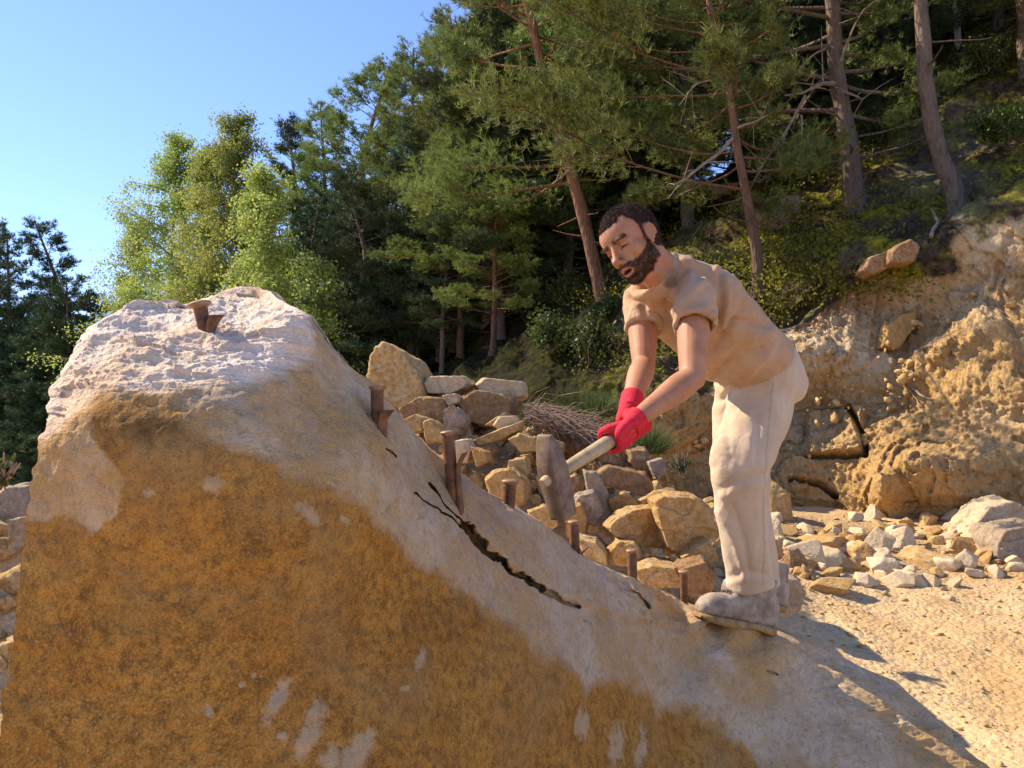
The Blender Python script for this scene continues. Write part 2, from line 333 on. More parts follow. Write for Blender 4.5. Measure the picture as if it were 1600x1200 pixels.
def build_hill():
    pxs = np.concatenate([np.linspace(-2600, 700, 170), np.linspace(706, 1660, 520), np.linspace(1670, 2700, 90)])
    ts = np.concatenate([np.linspace(0, 3.4, 330), np.linspace(3.42, 6, 130)])
    PX, T = np.meshgrid(pxs, ts); PY, D = prof(PX, T); V = P(PX, PY, D)
    wc = sstep(930, 1040, PX)                                             # cliff only on the right
    tc = np.interp(PX, [950, 1100, 1180, 1260, 1420, 1520], [1.7, 2.0, 2.55, 2.8, 2.85, 3.05]); cl = wc * (1 - sstep(-.25, .25, T - tc + .35 * fbm(V * 1.1, 3, 2)))
    n = grid_normals(V); n *= np.sign((n * (CAM - V)).sum(2, keepdims=True))
    blocky = fbm(V * np.array([.8, .8, 1.1]), 2, 41); st = np.round(blocky * 4) / 4 * .6 + blocky * .4
    disp = cl * (.62 * st + .17 * np.round(3 * fbm(V * 1.9, 3, 49)) / 3 + .09 * fbm(V * np.array([2.4, 2.4, 1.6]), 4, 43, .55) + .08 * np.abs(fbm(V * 7, 5, 44, .62)) + .05 * fbm(V * 16, 4, 48, .65)) \
         + (1 - cl) * (.35 * fbm(V * .6, 3, 45) + .16 * fbm(V * 2.2, 4, 46) + .06 * fbm(V * 8, 3, 47))
    # roots the big trees hold: a soil lip that juts out over the cliff
    disp += sstep(1120, 1200, PX) * .25 * np.exp(-((T - 3.1) / .22) ** 2)
    # a hollow in the shaded part under the lip, a crack with a dark gap and a stepped block
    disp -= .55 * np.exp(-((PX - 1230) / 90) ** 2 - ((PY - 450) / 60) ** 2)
    for poly, dep, wd in (([(1318, 625), (1335, 650), (1352, 690), (1356, 715)], .5, 3.6), ([(1262, 712), (1356, 714)], .3, 3.0), ([(1236, 750), (1280, 756), (1306, 775)], .45, 3.4)):
        dd = seg_dist(PX, PY, poly); disp -= dep * np.exp(-(dd / wd) ** 2)
    disp += .22 * sstep(1262, 1268, PX) * (1 - sstep(1345, 1352, PX)) * sstep(626, 634, PY) * (1 - sstep(708, 713, PY))
    disp += .5 * np.exp(-((PX - 1470) / 60) ** 2 - ((PY - 745) / 45) ** 2) + .45 * np.exp(-((PX - 1395) / 25) ** 2 - ((PY - 775) / 30) ** 2)
    V = V + n * disp[..., None]
    hx, hy, hdp = proj(V[::2, ::2].reshape(-1, 3)); HILL['a'] = (hx, hy, hdp)
    # beyond the crest the land runs back
    last = V[-1]; back = [last + (last - CAM) * np.array([1, 1, 0]) * k + np.array([0, 0, -.04 * k * 20]) for k in (.4, 1.2, 3, 8)]
    V = np.concatenate([V, np.array(back)]); nr = len(ts) + 4
    flat = V.reshape(-1, 3); pad = lambda a: np.concatenate([a, np.repeat(a[-1:], 4, 0)]).ravel()
    och = pad(sstep(.1, .6, .18 + .9 * fbm(V[:-4] * .7, 3, 51) + .45 * sstep(520, 660, PY)))
    far = pad(np.maximum(sstep(12, 19, D), sstep(1050, 880, PX))); red = pad(np.exp(-((PX - 1260) / 110) ** 2 - ((PY - 450) / 50) ** 2) * 1.3)  # masks of painted shade: inside the wood, and below the cliff lip
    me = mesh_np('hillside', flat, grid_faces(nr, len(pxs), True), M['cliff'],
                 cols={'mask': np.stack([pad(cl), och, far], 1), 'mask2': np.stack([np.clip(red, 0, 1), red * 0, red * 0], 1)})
    tag(link('hillside', me), kind='structure')
def seg_dist(X, Y, poly):
    d = np.full(np.shape(X), 1e9)
    for (x0, y0), (x1, y1) in zip(poly[:-1], poly[1:]):
        vx, vy = x1 - x0, y1 - y0; t = np.clip(((X - x0) * vx + (Y - y0) * vy) / (vx * vx + vy * vy), 0, 1)
        d = np.minimum(d, np.hypot(X - x0 - t * vx, Y - y0 - t * vy))
    return d
def poly_sd(X, Y, poly):
    """signed distance, positive inside"""
    ins = np.zeros(np.shape(X), bool); n = len(poly)
    for i in range(n):
        (x0, y0), (x1, y1) = poly[i], poly[(i + 1) % n]
        c = ((y0 > Y) != (y1 > Y)) & (X < (x1 - x0) * (Y - y0) / (y1 - y0 + 1e-9) + x0); ins ^= c
    d = seg_dist(X, Y, list(poly) + [poly[0]]); return np.where(ins, d, -d)

# ---------------------------------------------------------------- the boulder
LEFT = [(446, 372), (452, 352), (462, 330), (474, 300), (482, 262), (486, 192), (496, 160), (515, 140), (560, 108), (610, 78), (700, 62), (760, 47), (850, 38), (1000, 16), (1200, -12), (1500, -50), (1900, -120), (2400, -200)]
RIGHT = [(446, 392), (452, 418), (466, 432), (480, 462), (492, 484), (520, 500), (565, 540), (600, 584), (645, 620), (690, 662), (725, 700), (760, 742), (790, 800), (828, 856), (868, 910), (895, 962), (916, 1012), (941, 1075), (957, 1112), (968, 1150), (976, 1195), (1000, 1270), (1040, 1340), (1066, 1400), (1110, 1450), (1160, 1500), (1200, 1545), (1400, 1680), (1700, 1800), (2400, 1950)]
BD = [(-200, 2400, 1.0), (-50, 1500, 1.22), (-12, 1200, 1.32), (15, 1000, 1.37), (40, 840, 1.41), (75, 610, 1.52), (130, 520, 1.66), (190, 487, 1.80), (262, 482, 1.86), (330, 462, 1.92), (382, 447, 1.95), (418, 452, 1.88), (432, 466, 1.80), (484, 490, 1.74), (540, 565, 1.78), (620, 645, 1.88), (700, 725, 2.04), (800, 790, 2.28), (910, 868, 2.56), (1012, 916, 2.82), (1112, 966, 3.06), (1200, 986, 3.12), (1340, 1040, 3.0), (1450, 1110, 2.86), (1545, 1200, 2.7), (1680, 1400, 2.45), (1800, 1700, 2.2), (1950, 2400, 1.9),
      (95, 640, 1.43), (200, 605, 1.45), (310, 600, 1.48), (420, 600, 1.53), (200, 545, 1.58), (320, 522, 1.64), (400, 540, 1.62), (440, 520, 1.65), (380, 490, 1.78), (500, 640, 1.60), (590, 685, 1.68), (708, 790, 1.88), (800, 810, 2.14), (898, 880, 2.42), (988, 925, 2.66), (1068, 955, 2.88),
      (300, 900, 1.38), (150, 800, 1.38), (600, 900, 1.60), (600, 1200, 1.47), (300, 1200, 1.30), (760, 880, 1.92), (900, 1000, 2.18), (900, 1200, 2.04), (1100, 1100, 2.60), (1050, 1000, 2.68), (1200, 1200, 2.56), (1380, 1180, 2.66), (1000, 960, 2.58), (1200, 1080, 2.74), (0, 1500, 1.2), (600, 1800, 1.42), (1200, 1700, 2.3), (1500, 1500, 2.45), (700, 850, 1.80), (1092, 969, 2.77), (1150, 981, 2.83), (1206, 993, 2.89), (1150, 1006, 2.79), (1260, 1040, 2.86), (1340, 1080, 2.84)]
def tps(pts, lam=1e-3):
    a = np.array(pts, float); X = a[:, :2] / 500; n = len(a)
    U = lambda r: np.where(r > 0, r * r * np.log(r + 1e-9), 0)
    K = U(np.linalg.norm(X[:, None] - X[None], axis=2)) + lam * np.eye(n); Q = np.hstack([np.ones((n, 1)), X])
    A = np.block([[K, Q], [Q.T, np.zeros((3, 3))]]); s = np.linalg.solve(A, np.concatenate([np.log(a[:, 2]), [0, 0, 0]]))
    def f(x, y):
        q = np.stack([np.ravel(x), np.ravel(y)], 1) / 500; r = np.linalg.norm(q[:, None] - X[None], axis=2)
        return np.exp(U(r) @ s[:n] + s[n] + q @ s[n + 1:]).reshape(np.shape(x))
    return f
BF = tps(BD)
STAIN = [(20, 830), (45, 806), (120, 803), (132, 826), (150, 800), (184, 765), (165, 720), (150, 665), (165, 628), (215, 622), (275, 645), (305, 690), (350, 690), (400, 715), (470, 765), (530, 800), (565, 812), (640, 880), (700, 905), (722, 935), (790, 975), (850, 1030), (885, 1062), (905, 1095), (960, 1068), (1010, 1080), (1030, 1120), (1080, 1118), (1140, 1150), (1180, 1190), (1230, 1260), (1300, 1500), (1300, 2400), (-300, 2400), (-100, 1400), (-5, 1100)]
CRACKS = [([(676, 752), (690, 772), (706, 790), (724, 806), (738, 824)], .05, 1.4), ([(652, 768), (680, 786), (712, 806), (728, 818)], .05, 1.5), ([(728, 812), (742, 832), (768, 858), (800, 888), (845, 924)], .10, 1.7), ([(845, 924), (880, 940), (905, 948)], .05, 2.4),
          ([(730, 818), (748, 842), (778, 872)], .10, 3.3), ([(972, 930), (988, 938), (1004, 952)], .04, 4.5), ([(602, 702), (618, 712)], .03, 2),
          ([(1200, 1048), (1216, 1054)], .02, 2)]
def build_boulder():
    ys = np.concatenate([np.linspace(446, 560, 150), np.linspace(561, 1210, 600), np.linspace(1215, 2400, 60)])
    xl = np.interp(ys, *zip(*LEFT)); xr = np.interp(ys, *zip(*RIGHT)); nx = 800
    q = np.stack([ys * .05, 0 * ys, 0 * ys], 1); xl = xl + 7 * fbm(q * 1.2, 4, 61); q2 = q + 40; xr = xr + 6 * fbm(q2, 4, 62)
    s = np.linspace(0, 1, nx); s = s + .035 * np.sin(2 * np.pi * s) * -1
    X = xl[:, None] * (1 - s) + xr[:, None] * s; Y = np.repeat(ys[:, None], nx, 1)
    D = BF(X, Y)
    V = P(X, Y, D); edge = np.minimum(X - xl[:, None], xr[:, None] - X); inner = sstep(0, 26, edge)
    fresh = poly_sd(X, Y, [(150, 480), (300, 440), (400, 425), (450, 450), (475, 500), (470, 560), (420, 590), (330, 592), (240, 600), (150, 600), (60, 680), (40, 600), (100, 500)])
    fr = sstep(-50, 26, fresh); n = grid_normals(V); n *= np.sign((n * (CAM - V)).sum(2, keepdims=True))
    lay = V * np.array([2.2, 2.2, 11.0])
    disp = .030 * fbm(V * 1.7, 3, 71) + .010 * fbm(V * 7, 4, 72) + .0035 * fbm(V * 34, 4, 73)
    disp += fr * (.020 * fbm(lay * 1.6, 5, 74, .6, ridged=True) + .018 * fbm(V * 11, 5, 75, .6) + .010 * np.round(2.5 * fbm(lay, 3, 79)))
    low = sstep(850, 960, X) * sstep(-60, 20, Y - np.interp(X, [850, 1000, 1200, 1545], [830, 912, 986, 1190])) * (1 - sstep(10, 110, Y - np.interp(X, [850, 1000, 1200, 1545], [830, 912, 986, 1190])))
    g2 = V * np.array([3.5, 9, 14]); low = low * (1 - .8 * np.exp(-((X - 1150) / 85) ** 2 - ((Y - 985) / 40) ** 2)); disp += low * .016 * fbm(g2, 4, 76, ridged=True)
    disp -= .05 * np.exp(-((X - 1085) / 26) ** 2 - ((Y - 1045) / 42) ** 2) * 1.0
    crk = np.zeros_like(X)
    for poly, dep, wd in CRACKS:
        jx = 7 * fbm(V * 28, 4, 77, .65); dd = seg_dist(X + jx, Y, poly); crk = np.maximum(crk, dep * (1 - sstep(wd * .55, wd * 1.15, dd)))
    # the slab above the long crack stands proud of the one below it
    up = poly_sd(X, Y, [(700, 735), (742, 832), (800, 888), (845, 924), (950, 962), (1080, 985), (1150, 960), (900, 800), (760, 720)])
    disp += .018 * sstep(-2, 4, up) * sstep(700, 730, X)
    disp += .05 * np.exp(-((X - 1150) / 62) ** 2 - ((Y - 990 - (X - 1150) * .2) / 13) ** 2)
    V = V + n * (disp * np.clip(inner + .25, 0, 1))[..., None]; vd = V - CAM; vd /= np.linalg.norm(vd, axis=2, keepdims=True); V = V + vd * crk[..., None]
    jx1 = 34 * fbm(V * 8, 6, 93, .68); jy1 = 34 * fbm(V * 8, 6, 94, .68); st = sstep(-40, 26, poly_sd(X + jx1, Y + jy1, STAIN))
    hole = poly_sd(X + jx1 * 1.3, Y + jy1 * 1.3, [(55, 800), (60, 760), (90, 720), (150, 700), (190, 740), (180, 790), (150, 800), (132, 830), (110, 805)])
    st *= 1 - sstep(-10, 14, hole) * .9
    st = np.maximum(st, .75 * np.exp(-((X - 235) / 120) ** 4 - ((Y - 615) / 14) ** 2) * 0)
    st = np.maximum(st, .62 * np.exp(-((X - 340) / 80) ** 2 - ((Y - 592) / 14) ** 2))
    wh = np.zeros_like(X); jw1 = 12 * fbm(V * 14, 4, 91, .6); jw2 = 14 * fbm(V * 9, 4, 92, .6)
    for (cx, cy, a, b, an) in [(432, 1095, 14, 52, 22), (490, 1135, 17, 60, 22), (560, 1175, 22, 55, 30), (520, 1180, 26, 30, 0), (325, 1113, 10, 10, 0), (668, 1025, 9, 22, 20), (636, 1067, 9, 6, -30), (376, 1073, 7, 6, 0), (393, 1056, 6, 6, 0), (232, 768, 13, 9, 0), (330, 760, 18, 20, 20), (535, 815, 14, 5, 20), (960, 1160, 16, 40, 10), (1000, 1170, 10, 40, 8), (905, 1130, 10, 30, 12), (445, 1150, 9, 9, 0), (395, 670, 30, 10, 20), (480, 800, 30, 12, 40)]:
        c, s_ = math.cos(R(an)), math.sin(R(an)); u = (X - cx) * c + (Y - cy) * s_; v = -(X - cx) * s_ + (Y - cy) * c
        wh = np.maximum(wh, np.exp(-(((u + jw1) / a) ** 2 + ((v + jw2) / b) ** 2) ** 1.2))
    dark = np.exp(-((X - 240) / 75) ** 2 - ((Y - 662) / 22) ** 2) + .7 * np.exp(-((X - 150) / 28) ** 2 - ((Y - 720) / 25) ** 2) + .5 * np.exp(-((X - 700) / 60) ** 2 - ((Y - 960) / 50) ** 2)
    grey = np.exp(-((X - 330) / 60) ** 2 - ((Y - 628) / 16) ** 2) + .9 * np.exp(-((X - 1075) / 35) ** 2 - ((Y - 1050) / 45) ** 2) + .6 * sstep(560, 700, X) * (1 - sstep(900, 1050, X)) * (1 - st)
    m1 = np.stack([st, wh, fr], -1).reshape(-1, 3); m2 = np.stack([dark, np.clip(grey, 0, 1), 0 * dark], -1).reshape(-1, 3)
    nr = len(ys); Vf = V.reshape(-1, 3); F = grid_faces(nr, nx, True)
    # rim -> back
    idx = np.arange(nr * nx).reshape(nr, nx); rim = np.concatenate([idx[::-1, 0], idx[0, 1:-1], idx[:, -1]])
    base = Vf[rim]; cen = np.array([.35, 2.6, .6]); rings = []
    for a, b, c in ((.02, .02, .004), (.06, .04, .02), (.14, .05, .05), (.24, .08, .12), (.34, .14, .35), (.40, .22, .8), (.44, .35, 2.2)):
        q = CAM + (base - CAM) * (1 + a); inw = (cen - q) * np.array([1, .4, 0]); q = q + inw * b * .5; q[:, 2] -= c
        q += .03 * np.stack([fbm(q * 3, 3, 81), fbm(q * 3, 3, 82), fbm(q * 3, 3, 83)], 1) * min(1, a * 8); q[:, 2] = np.maximum(q[:, 2], -.3); rings.append(q)
    m = len(rim); n0 = len(Vf); allV = np.vstack([Vf] + rings); Fb = []; prev = rim
    for k in range(len(rings)):
        cur = n0 + k * m + np.arange(m); Fb.append(np.stack([prev[:-1], cur[:-1], cur[1:], prev[1:]], 1)); prev = cur
    ext = lambda a, v: np.vstack([a] + [np.tile(np.array([v], float), (m, 1))] * len(rings))
    me = mesh_np('split_boulder', allV, np.vstack([F] + Fb), M['boulder'], cols={'mask': ext(m1, (0, 0, .7)), 'mask2': ext(m2, (0, 0, 0))})
    o = link('boulder', me); tag(o, 'huge sloping boulder with a rust brown stained face, iron wedges along its crest', 'boulder')

    return V, X, Y
# ---------------------------------------------------------------- stones
_ico = {}
def ico(level):
    if level not in _ico:
        bm = bmesh.new(); bmesh.ops.create_icosphere(bm, subdivisions=level, radius=1)
        _ico[level] = (np.array([v.co[:] for v in bm.verts]), np.array([[v.index for v in f.verts] for f in bm.faces])); bm.free()
    return _ico[level]
def facet_radius(dirs, N, D, p=22):
    dots = np.maximum(dirs @ N.T, 1e-6) / D[None]
    return (dots ** p).sum(1) ** (-1 / p)
def random_planes(rng, n=13):
    N = rng.normal(size=(n, 3)); N /= np.linalg.norm(N, axis=1, keepdims=True)
    N = np.vstack([N, [[0, 0, 1], [0, 0, -1], [1, 0, .1], [-1, .2, 0], [0, 1, -.1], [.1, -1, 0]]]); N /= np.linalg.norm(N, axis=1, keepdims=True)
    return N, np.concatenate([rng.uniform(.62, 1.0, n), rng.uniform(.7, .85, 6)])
def stone_mesh(name, seed, level, mat):
    rng = np.random.default_rng(seed); d, F = ico(level); n = rng.integers(8, 12); N = rng.normal(size=(n, 3)); N = np.vstack([N, -N + .5 * rng.normal(size=(n, 3))]); N /= np.linalg.norm(N, axis=1, keepdims=True); D = rng.uniform(.55, 1.0, 2 * n)
    V = d * facet_radius(d, N, D, 70)[:, None]
    V = V + d * (.05 * fbm(V * 2.4 + seed, 4, seed) + .035 * fbm(V * 8 + seed, 4, seed + 5, ridged=True))[:, None]
    V /= np.abs(V).max(0)
    return mesh_np(name, V, F, mat)
def hull_planes(pts):
    bm = bmesh.new()
    for p in pts: bm.verts.new(p)
    r = bmesh.ops.convex_hull(bm, input=bm.verts); fs = [f for f in bm.faces]
    c = np.mean(pts, 0); N = []; D = []
    for f in fs:
        f.normal_update(); n = np.array(f.normal[:]); q = np.array(f.verts[0].co[:]) - c
        if n @ q < 0: n = -n
        if not any(m @ n > .995 for m in N) and n @ q > 1e-4: N.append(n); D.append(n @ q)
    bm.free(); return np.array(N), np.array(D), c
def hull_rock(name, pts, mat, seed=0, level=6, rough=.03, label=None, cat='stone', group=None):
    """one stone whose corners are the given world points, with worn edges and a broken surface"""
    pts = np.asarray(pts, float); c = pts.mean(0); U, S, Wt = np.linalg.svd(pts - c, full_matrices=False)
    q = (pts - c) @ Wt.T; sc = np.abs(q).max(0) + 1e-6; q = q / sc
    N, D, cc = hull_planes(q); d, F = ico(level); V = d * facet_radius(d, N, D, 95)[:, None] + cc
    V = (V * sc) @ Wt; size = sc[0]
    dirs = V / (np.linalg.norm(V, axis=1, keepdims=True) + 1e-9)
    V = V + dirs * (size * (rough * 2.0 * fbm(V / size * 2.2 + seed, 3, seed) + rough * 1.1 * fbm(V / size * 7 + seed, 5, seed + 3, .6, ridged=True)))[:, None]
    V = V + dirs * size * .03 * np.round(2 * fbm(V / size * 1.7 + seed * 3, 2, seed + 8))[:, None]
    if np.linalg.det(Wt) < 0: F = F[:, ::-1]
    me = mesh_np(name, V, F, mat); o = link(name, me, loc=c); tag(o, label, cat, group); return o
def slab(poly, d, thick, mat, label, seed=0, shrink=.86, tilt=0, dz=0, dx=.15, **kw):
    """outline as seen, given a real depth: the far side lies thick metres behind"""
    poly = np.array(poly, float); cx, cy = poly.mean(0); d = surf(cx, cy) - thick * .62 if d is None else d; dd = d + tilt * (poly[:, 0] - cx) / FPX * d
    f = P(poly[:, 0], poly[:, 1], dd); c = f.mean(0); b = c + (f - c) * shrink + np.array([dx * thick, thick, dz])
    f2 = c + (f - c) * 1.04 + np.array([0, thick * .35, 0]); f1 = c + (f - c) * .97
    return hull_rock(kw.pop('name', 'stone'), np.vstack([f1, f2, b]), M[mat + '_m'], seed, label=label, **kw)
PILE = [
 ([(566, 588), (580, 556), (597, 534), (630, 550), (648, 575), (664, 618), (640, 640), (600, 640)], 6.1, .7, 'rock', 'tall pointed ochre block standing at the left top of the rubble pile', -.3),
 ([(662, 600), (670, 588), (725, 587), (733, 597), (722, 607), (700, 616), (668, 614)], 6.1, .5, 'rock_pale', 'flat white topped slab on the crest of the pile right of the pointed block', 0),
 ([(742, 602), (757, 590), (790, 594), (815, 596), (818, 618), (800, 625), (750, 614)], 6.2, .5, 'rock_pale', 'pale flat slab on the crest of the pile just left of the heap of twigs', 0),
 ([(622, 640), (650, 620), (690, 622), (702, 652), (680, 672), (640, 668)], 5.7, .5, 'rock_dark', 'brown grey wedge of rock below the flat white topped slab', 0),
 ([(690, 618), (712, 614), (716, 628), (700, 634)], 5.8, .2, 'rock_pale', 'small pale stone tucked under the flat white topped slab', 0),
 ([(716, 628), (740, 608), (775, 612), (800, 625), (798, 650), (760, 668), (725, 655)], 5.9, .5, 'rock_dark', 'large dark cracked block below the pale slab beside the twigs', 0),
 ([(693, 640), (708, 634), (727, 655), (716, 682), (694, 674)], 5.4, .3, 'rock_grey', 'upright grey stone with one bright edge right behind the third wedge', .8),
 ([(660, 660), (670, 655), (690, 672), (690, 692), (665, 690)], 5.2, .3, 'rock', 'small ochre stone in the notch left of the third wedge', 0),
 ([(738, 688), (790, 668), (817, 657), (812, 672), (780, 688), (745, 697)], 5.2, .28, 'rock', 'long thin tilted ochre slab in the middle of the pile', 0),
 ([(772, 664), (780, 652), (806, 650), (812, 660), (785, 674)], 5.35, .2, 'rock_pale', 'bright lump of stone lying on the long thin tilted slab', 0),
 ([(758, 664), (790, 643), (795, 648), (772, 668)], 5.5, .2, 'rock', 'narrow ochre splinter behind the long thin tilted slab', 0),
 ([(794, 686), (812, 677), (838, 688), (845, 704), (815, 708)], 5.1, .3, 'rock', 'flat topped ochre stone left of the hammer head top', 0),
 ([(702, 690), (730, 686), (737, 702), (730, 724), (708, 726)], 5.0, .3, 'rock_pale', 'rounded pale stone touching the third wedge on its right', 0),
 ([(736, 700), (757, 706), (760, 722), (744, 730)], 4.9, .25, 'rock', 'small ochre stone left of the fallen chips in the middle of the pile', 0),
 ([(794, 720), (820, 716), (824, 740), (812, 754), (795, 748)], 4.8, .25, 'rock', 'squarish ochre stone just above the fourth wedge', 0),
 ([(758, 752), (772, 738), (795, 733), (818, 752), (820, 785), (800, 800), (770, 785)], 4.5, .4, 'rock', 'bright ochre rock right behind the rusty fourth wedge', 0),
 ([(880, 806), (890, 792), (907, 790), (918, 812), (914, 836), (888, 838)], 4.3, .3, 'rock', 'five sided golden stone right of the hammer head foot, above the fifth wedge', 0),
 ([(884, 750), (900, 742), (914, 758), (910, 780), (890, 786)], 4.7, .3, 'rock_dark', 'brown stone showing between hammer head and handle shadow', 0),
 ([(914, 738), (932, 738), (950, 772), (962, 815), (956, 842), (934, 826), (920, 780)], 4.6, .22, 'rock_grey', 'tall leaning grey slab right of the hammer head', .5),
 ([(896, 790), (905, 775), (928, 770), (945, 800), (930, 822), (905, 812)], 4.4, .3, 'rock_grey', 'dull grey stone between the golden stone and the leaning grey slab', 0),
 ([(932, 742), (950, 728), (1010, 740), (1024, 764), (1020, 780), (985, 770), (942, 756)], 5.0, .45, 'rock_dark', 'long brown block lying right under the red gloves', 0),
 ([(930, 692), (962, 694), (980, 712), (976, 730), (938, 722)], 5.4, .4, 'rock_dark', 'brown block behind the hammer handle below the twigs', 0),
 ([(984, 704), (1010, 700), (1027, 728), (1022, 752), (1004, 742), (986, 722)], 5.3, .35, 'rock_dark', 'rounded brown rock right of the red gloves', 0),
 ([(1014, 722), (1036, 716), (1044, 734), (1026, 750)], 5.1, .25, 'rock_grey', 'small dark grey stone left of the leafy sprig', 0),
 ([(950, 826), (960, 812), (985, 799), (1022, 795), (1046, 830), (1050, 858), (1010, 856), (962, 838)], 4.25, .45, 'rock', 'long blunt nosed slab with white left end beside the sixth wedge top', .5),
 ([(1022, 784), (1036, 775), (1060, 776), (1088, 778), (1108, 792), (1122, 834), (1060, 870), (1040, 850), (1034, 815)], 4.15, .6, 'rock', 'biggest ochre block of the pile, touching the man trousers shin', .3),
 ([(952, 862), (968, 846), (992, 848), (1004, 872), (990, 888), (962, 884)], 4.1, .35, 'rock', 'brownish stone half hidden behind the sixth wedge', 0),
 ([(1064, 872), (1108, 844), (1124, 872), (1108, 882), (1078, 886)], 4.05, .35, 'rock', 'ochre stone under the right corner of the biggest block', 0),
 ([(902, 842), (930, 848), (946, 866), (948, 884), (915, 870)], 4.0, .35, 'rock', 'ochre stone behind the fifth wedge', 0),
 ([(992, 892), (1020, 884), (1056, 890), (1070, 918), (1030, 918), (1000, 908)], 3.85, .4, 'rock', 'flat ochre stone between the sixth and seventh wedge', 0),
 ([(1064, 888), (1104, 878), (1120, 902), (1112, 932), (1080, 934)], 3.8, .4, 'rock_dark', 'brown stone between the seventh wedge and the boot', 0),
 ([(1060, 820), (1068, 812), (1074, 826)], 0, 0, None, None, 0),
 ([(950, 780), (975, 770), (1000, 792), (975, 802), (955, 796)], 4.6, .3, 'rock', 'ochre stone behind the blunt nosed slab', 0),
 ([(1000, 782), (1014, 776), (1030, 790), (1020, 800)], 4.7, .2, 'rock', 'small stone left of the biggest block', 0),
 ([(836, 745), (850, 740), (858, 756), (846, 766)], 4.9, .2, 'rock_pale', 'small bright stone left of the hammer head', 0),
 ([(825, 800), (850, 790), (868, 800), (872, 822), (850, 835)], 4.3, .3, 'rock', 'ochre stone behind the foot of the hammer head', 0),
 ([(632, 655), (646, 648), (660, 652), (660, 672), (646, 676)], 5.3, .3, 'rock', 'bright ochre stone peeping over the boulder edge between second and third wedge', 0),
 ([(844, 690), (860, 684), (880, 694), (878, 716), (850, 716)], 5.3, .3, 'rock_dark', 'brown stone behind the tip of the hammer head', 0),
 ([(850, 672), (880, 668), (905, 680), (930, 700), (900, 712), (862, 700)], 5.7, .5, 'rock_dark', 'dark brown block under the heap of twigs', 0),
]
STONES = [
 (1283, 848, 88, 34, 'rock', 'brown sided slab right of the trousers, behind the pointed stone'), (1267, 868, 54, 44, 'rock_pale', 'pointed bright stone nearest the trouser leg'),
 (1340, 858, 40, 28, 'rock_pale', 'pale stone between pointed stone and the square cream one'), (1377, 850, 44, 40, 'rock_pale', 'square cream stone with a shaded front, left of its twin'),
 (1414, 846, 38, 44, 'rock_pale', 'upright cream stone with a shaded front, right of its twin'), (1457, 872, 86, 42, 'rock', 'largest yellow block among the stones on the right'),
 (1389, 884, 66, 32, 'rock_pale', 'flat bright stone left of the largest yellow block'), (1408, 907, 46, 30, 'rock_pale', 'pale cube shaped stone in front of the flat bright stone'),
 (1299, 916, 74, 34, 'rock', 'smooth ochre stone lying alone right of the boot'), (1354, 908, 44, 24, 'rock_pale', 'low pale stone between smooth ochre stone and pale cube'),
 (1322, 884, 50, 28, 'rock', 'low stone in front of the brown sided slab'), (1455, 908, 36, 20, 'rock_pale', 'small flat stone in front of the largest yellow block'),
 (1368, 804, 34, 34, 'rock_pale', 'single pale stone at the foot of the cliff below the rounded rock'), (1336, 777, 20, 30, 'rock_pale', 'small pointed stone against the cliff foot'),
 (1452, 812, 32, 24, 'rock', 'yellow stone at the cliff foot left of the big pale rock'), (1508, 812, 46, 34, 'rock_pale', 'white slanted stone leaning on the big pale rock'),
 (1514, 856, 54, 30, 'rock', 'brown shaded stone in front of the big pale rock'), (1214, 828, 26, 34, 'rock_pale', 'upper small pale stone touching the back of the trousers'),
 (1243, 880, 38, 42, 'rock_dark', 'brown stone leaning between trousers and pointed stone'), (1213, 862, 24, 38, 'rock', 'lower small stone touching the back of the trousers'),
 (1305, 826, 40, 20, 'rock', 'thin stone behind the brown sided slab'), (1490, 838, 30, 18, 'rock_pale', 'small pale stone above the largest yellow block'),
 (1530, 898, 40, 18, 'rock_pale', 'low flat stone left of the grey sided block at the frame edge'), (1420, 816, 26, 16, 'rock', 'small stone between the cliff foot stones'),
 (1346, 832, 30, 16, 'rock_pale', 'small pale stone behind the square cream stone'),
 (1218, 786, 62, 84, 'rock', 'tall ochre block at the foot of the cliff right behind the knees'),
]
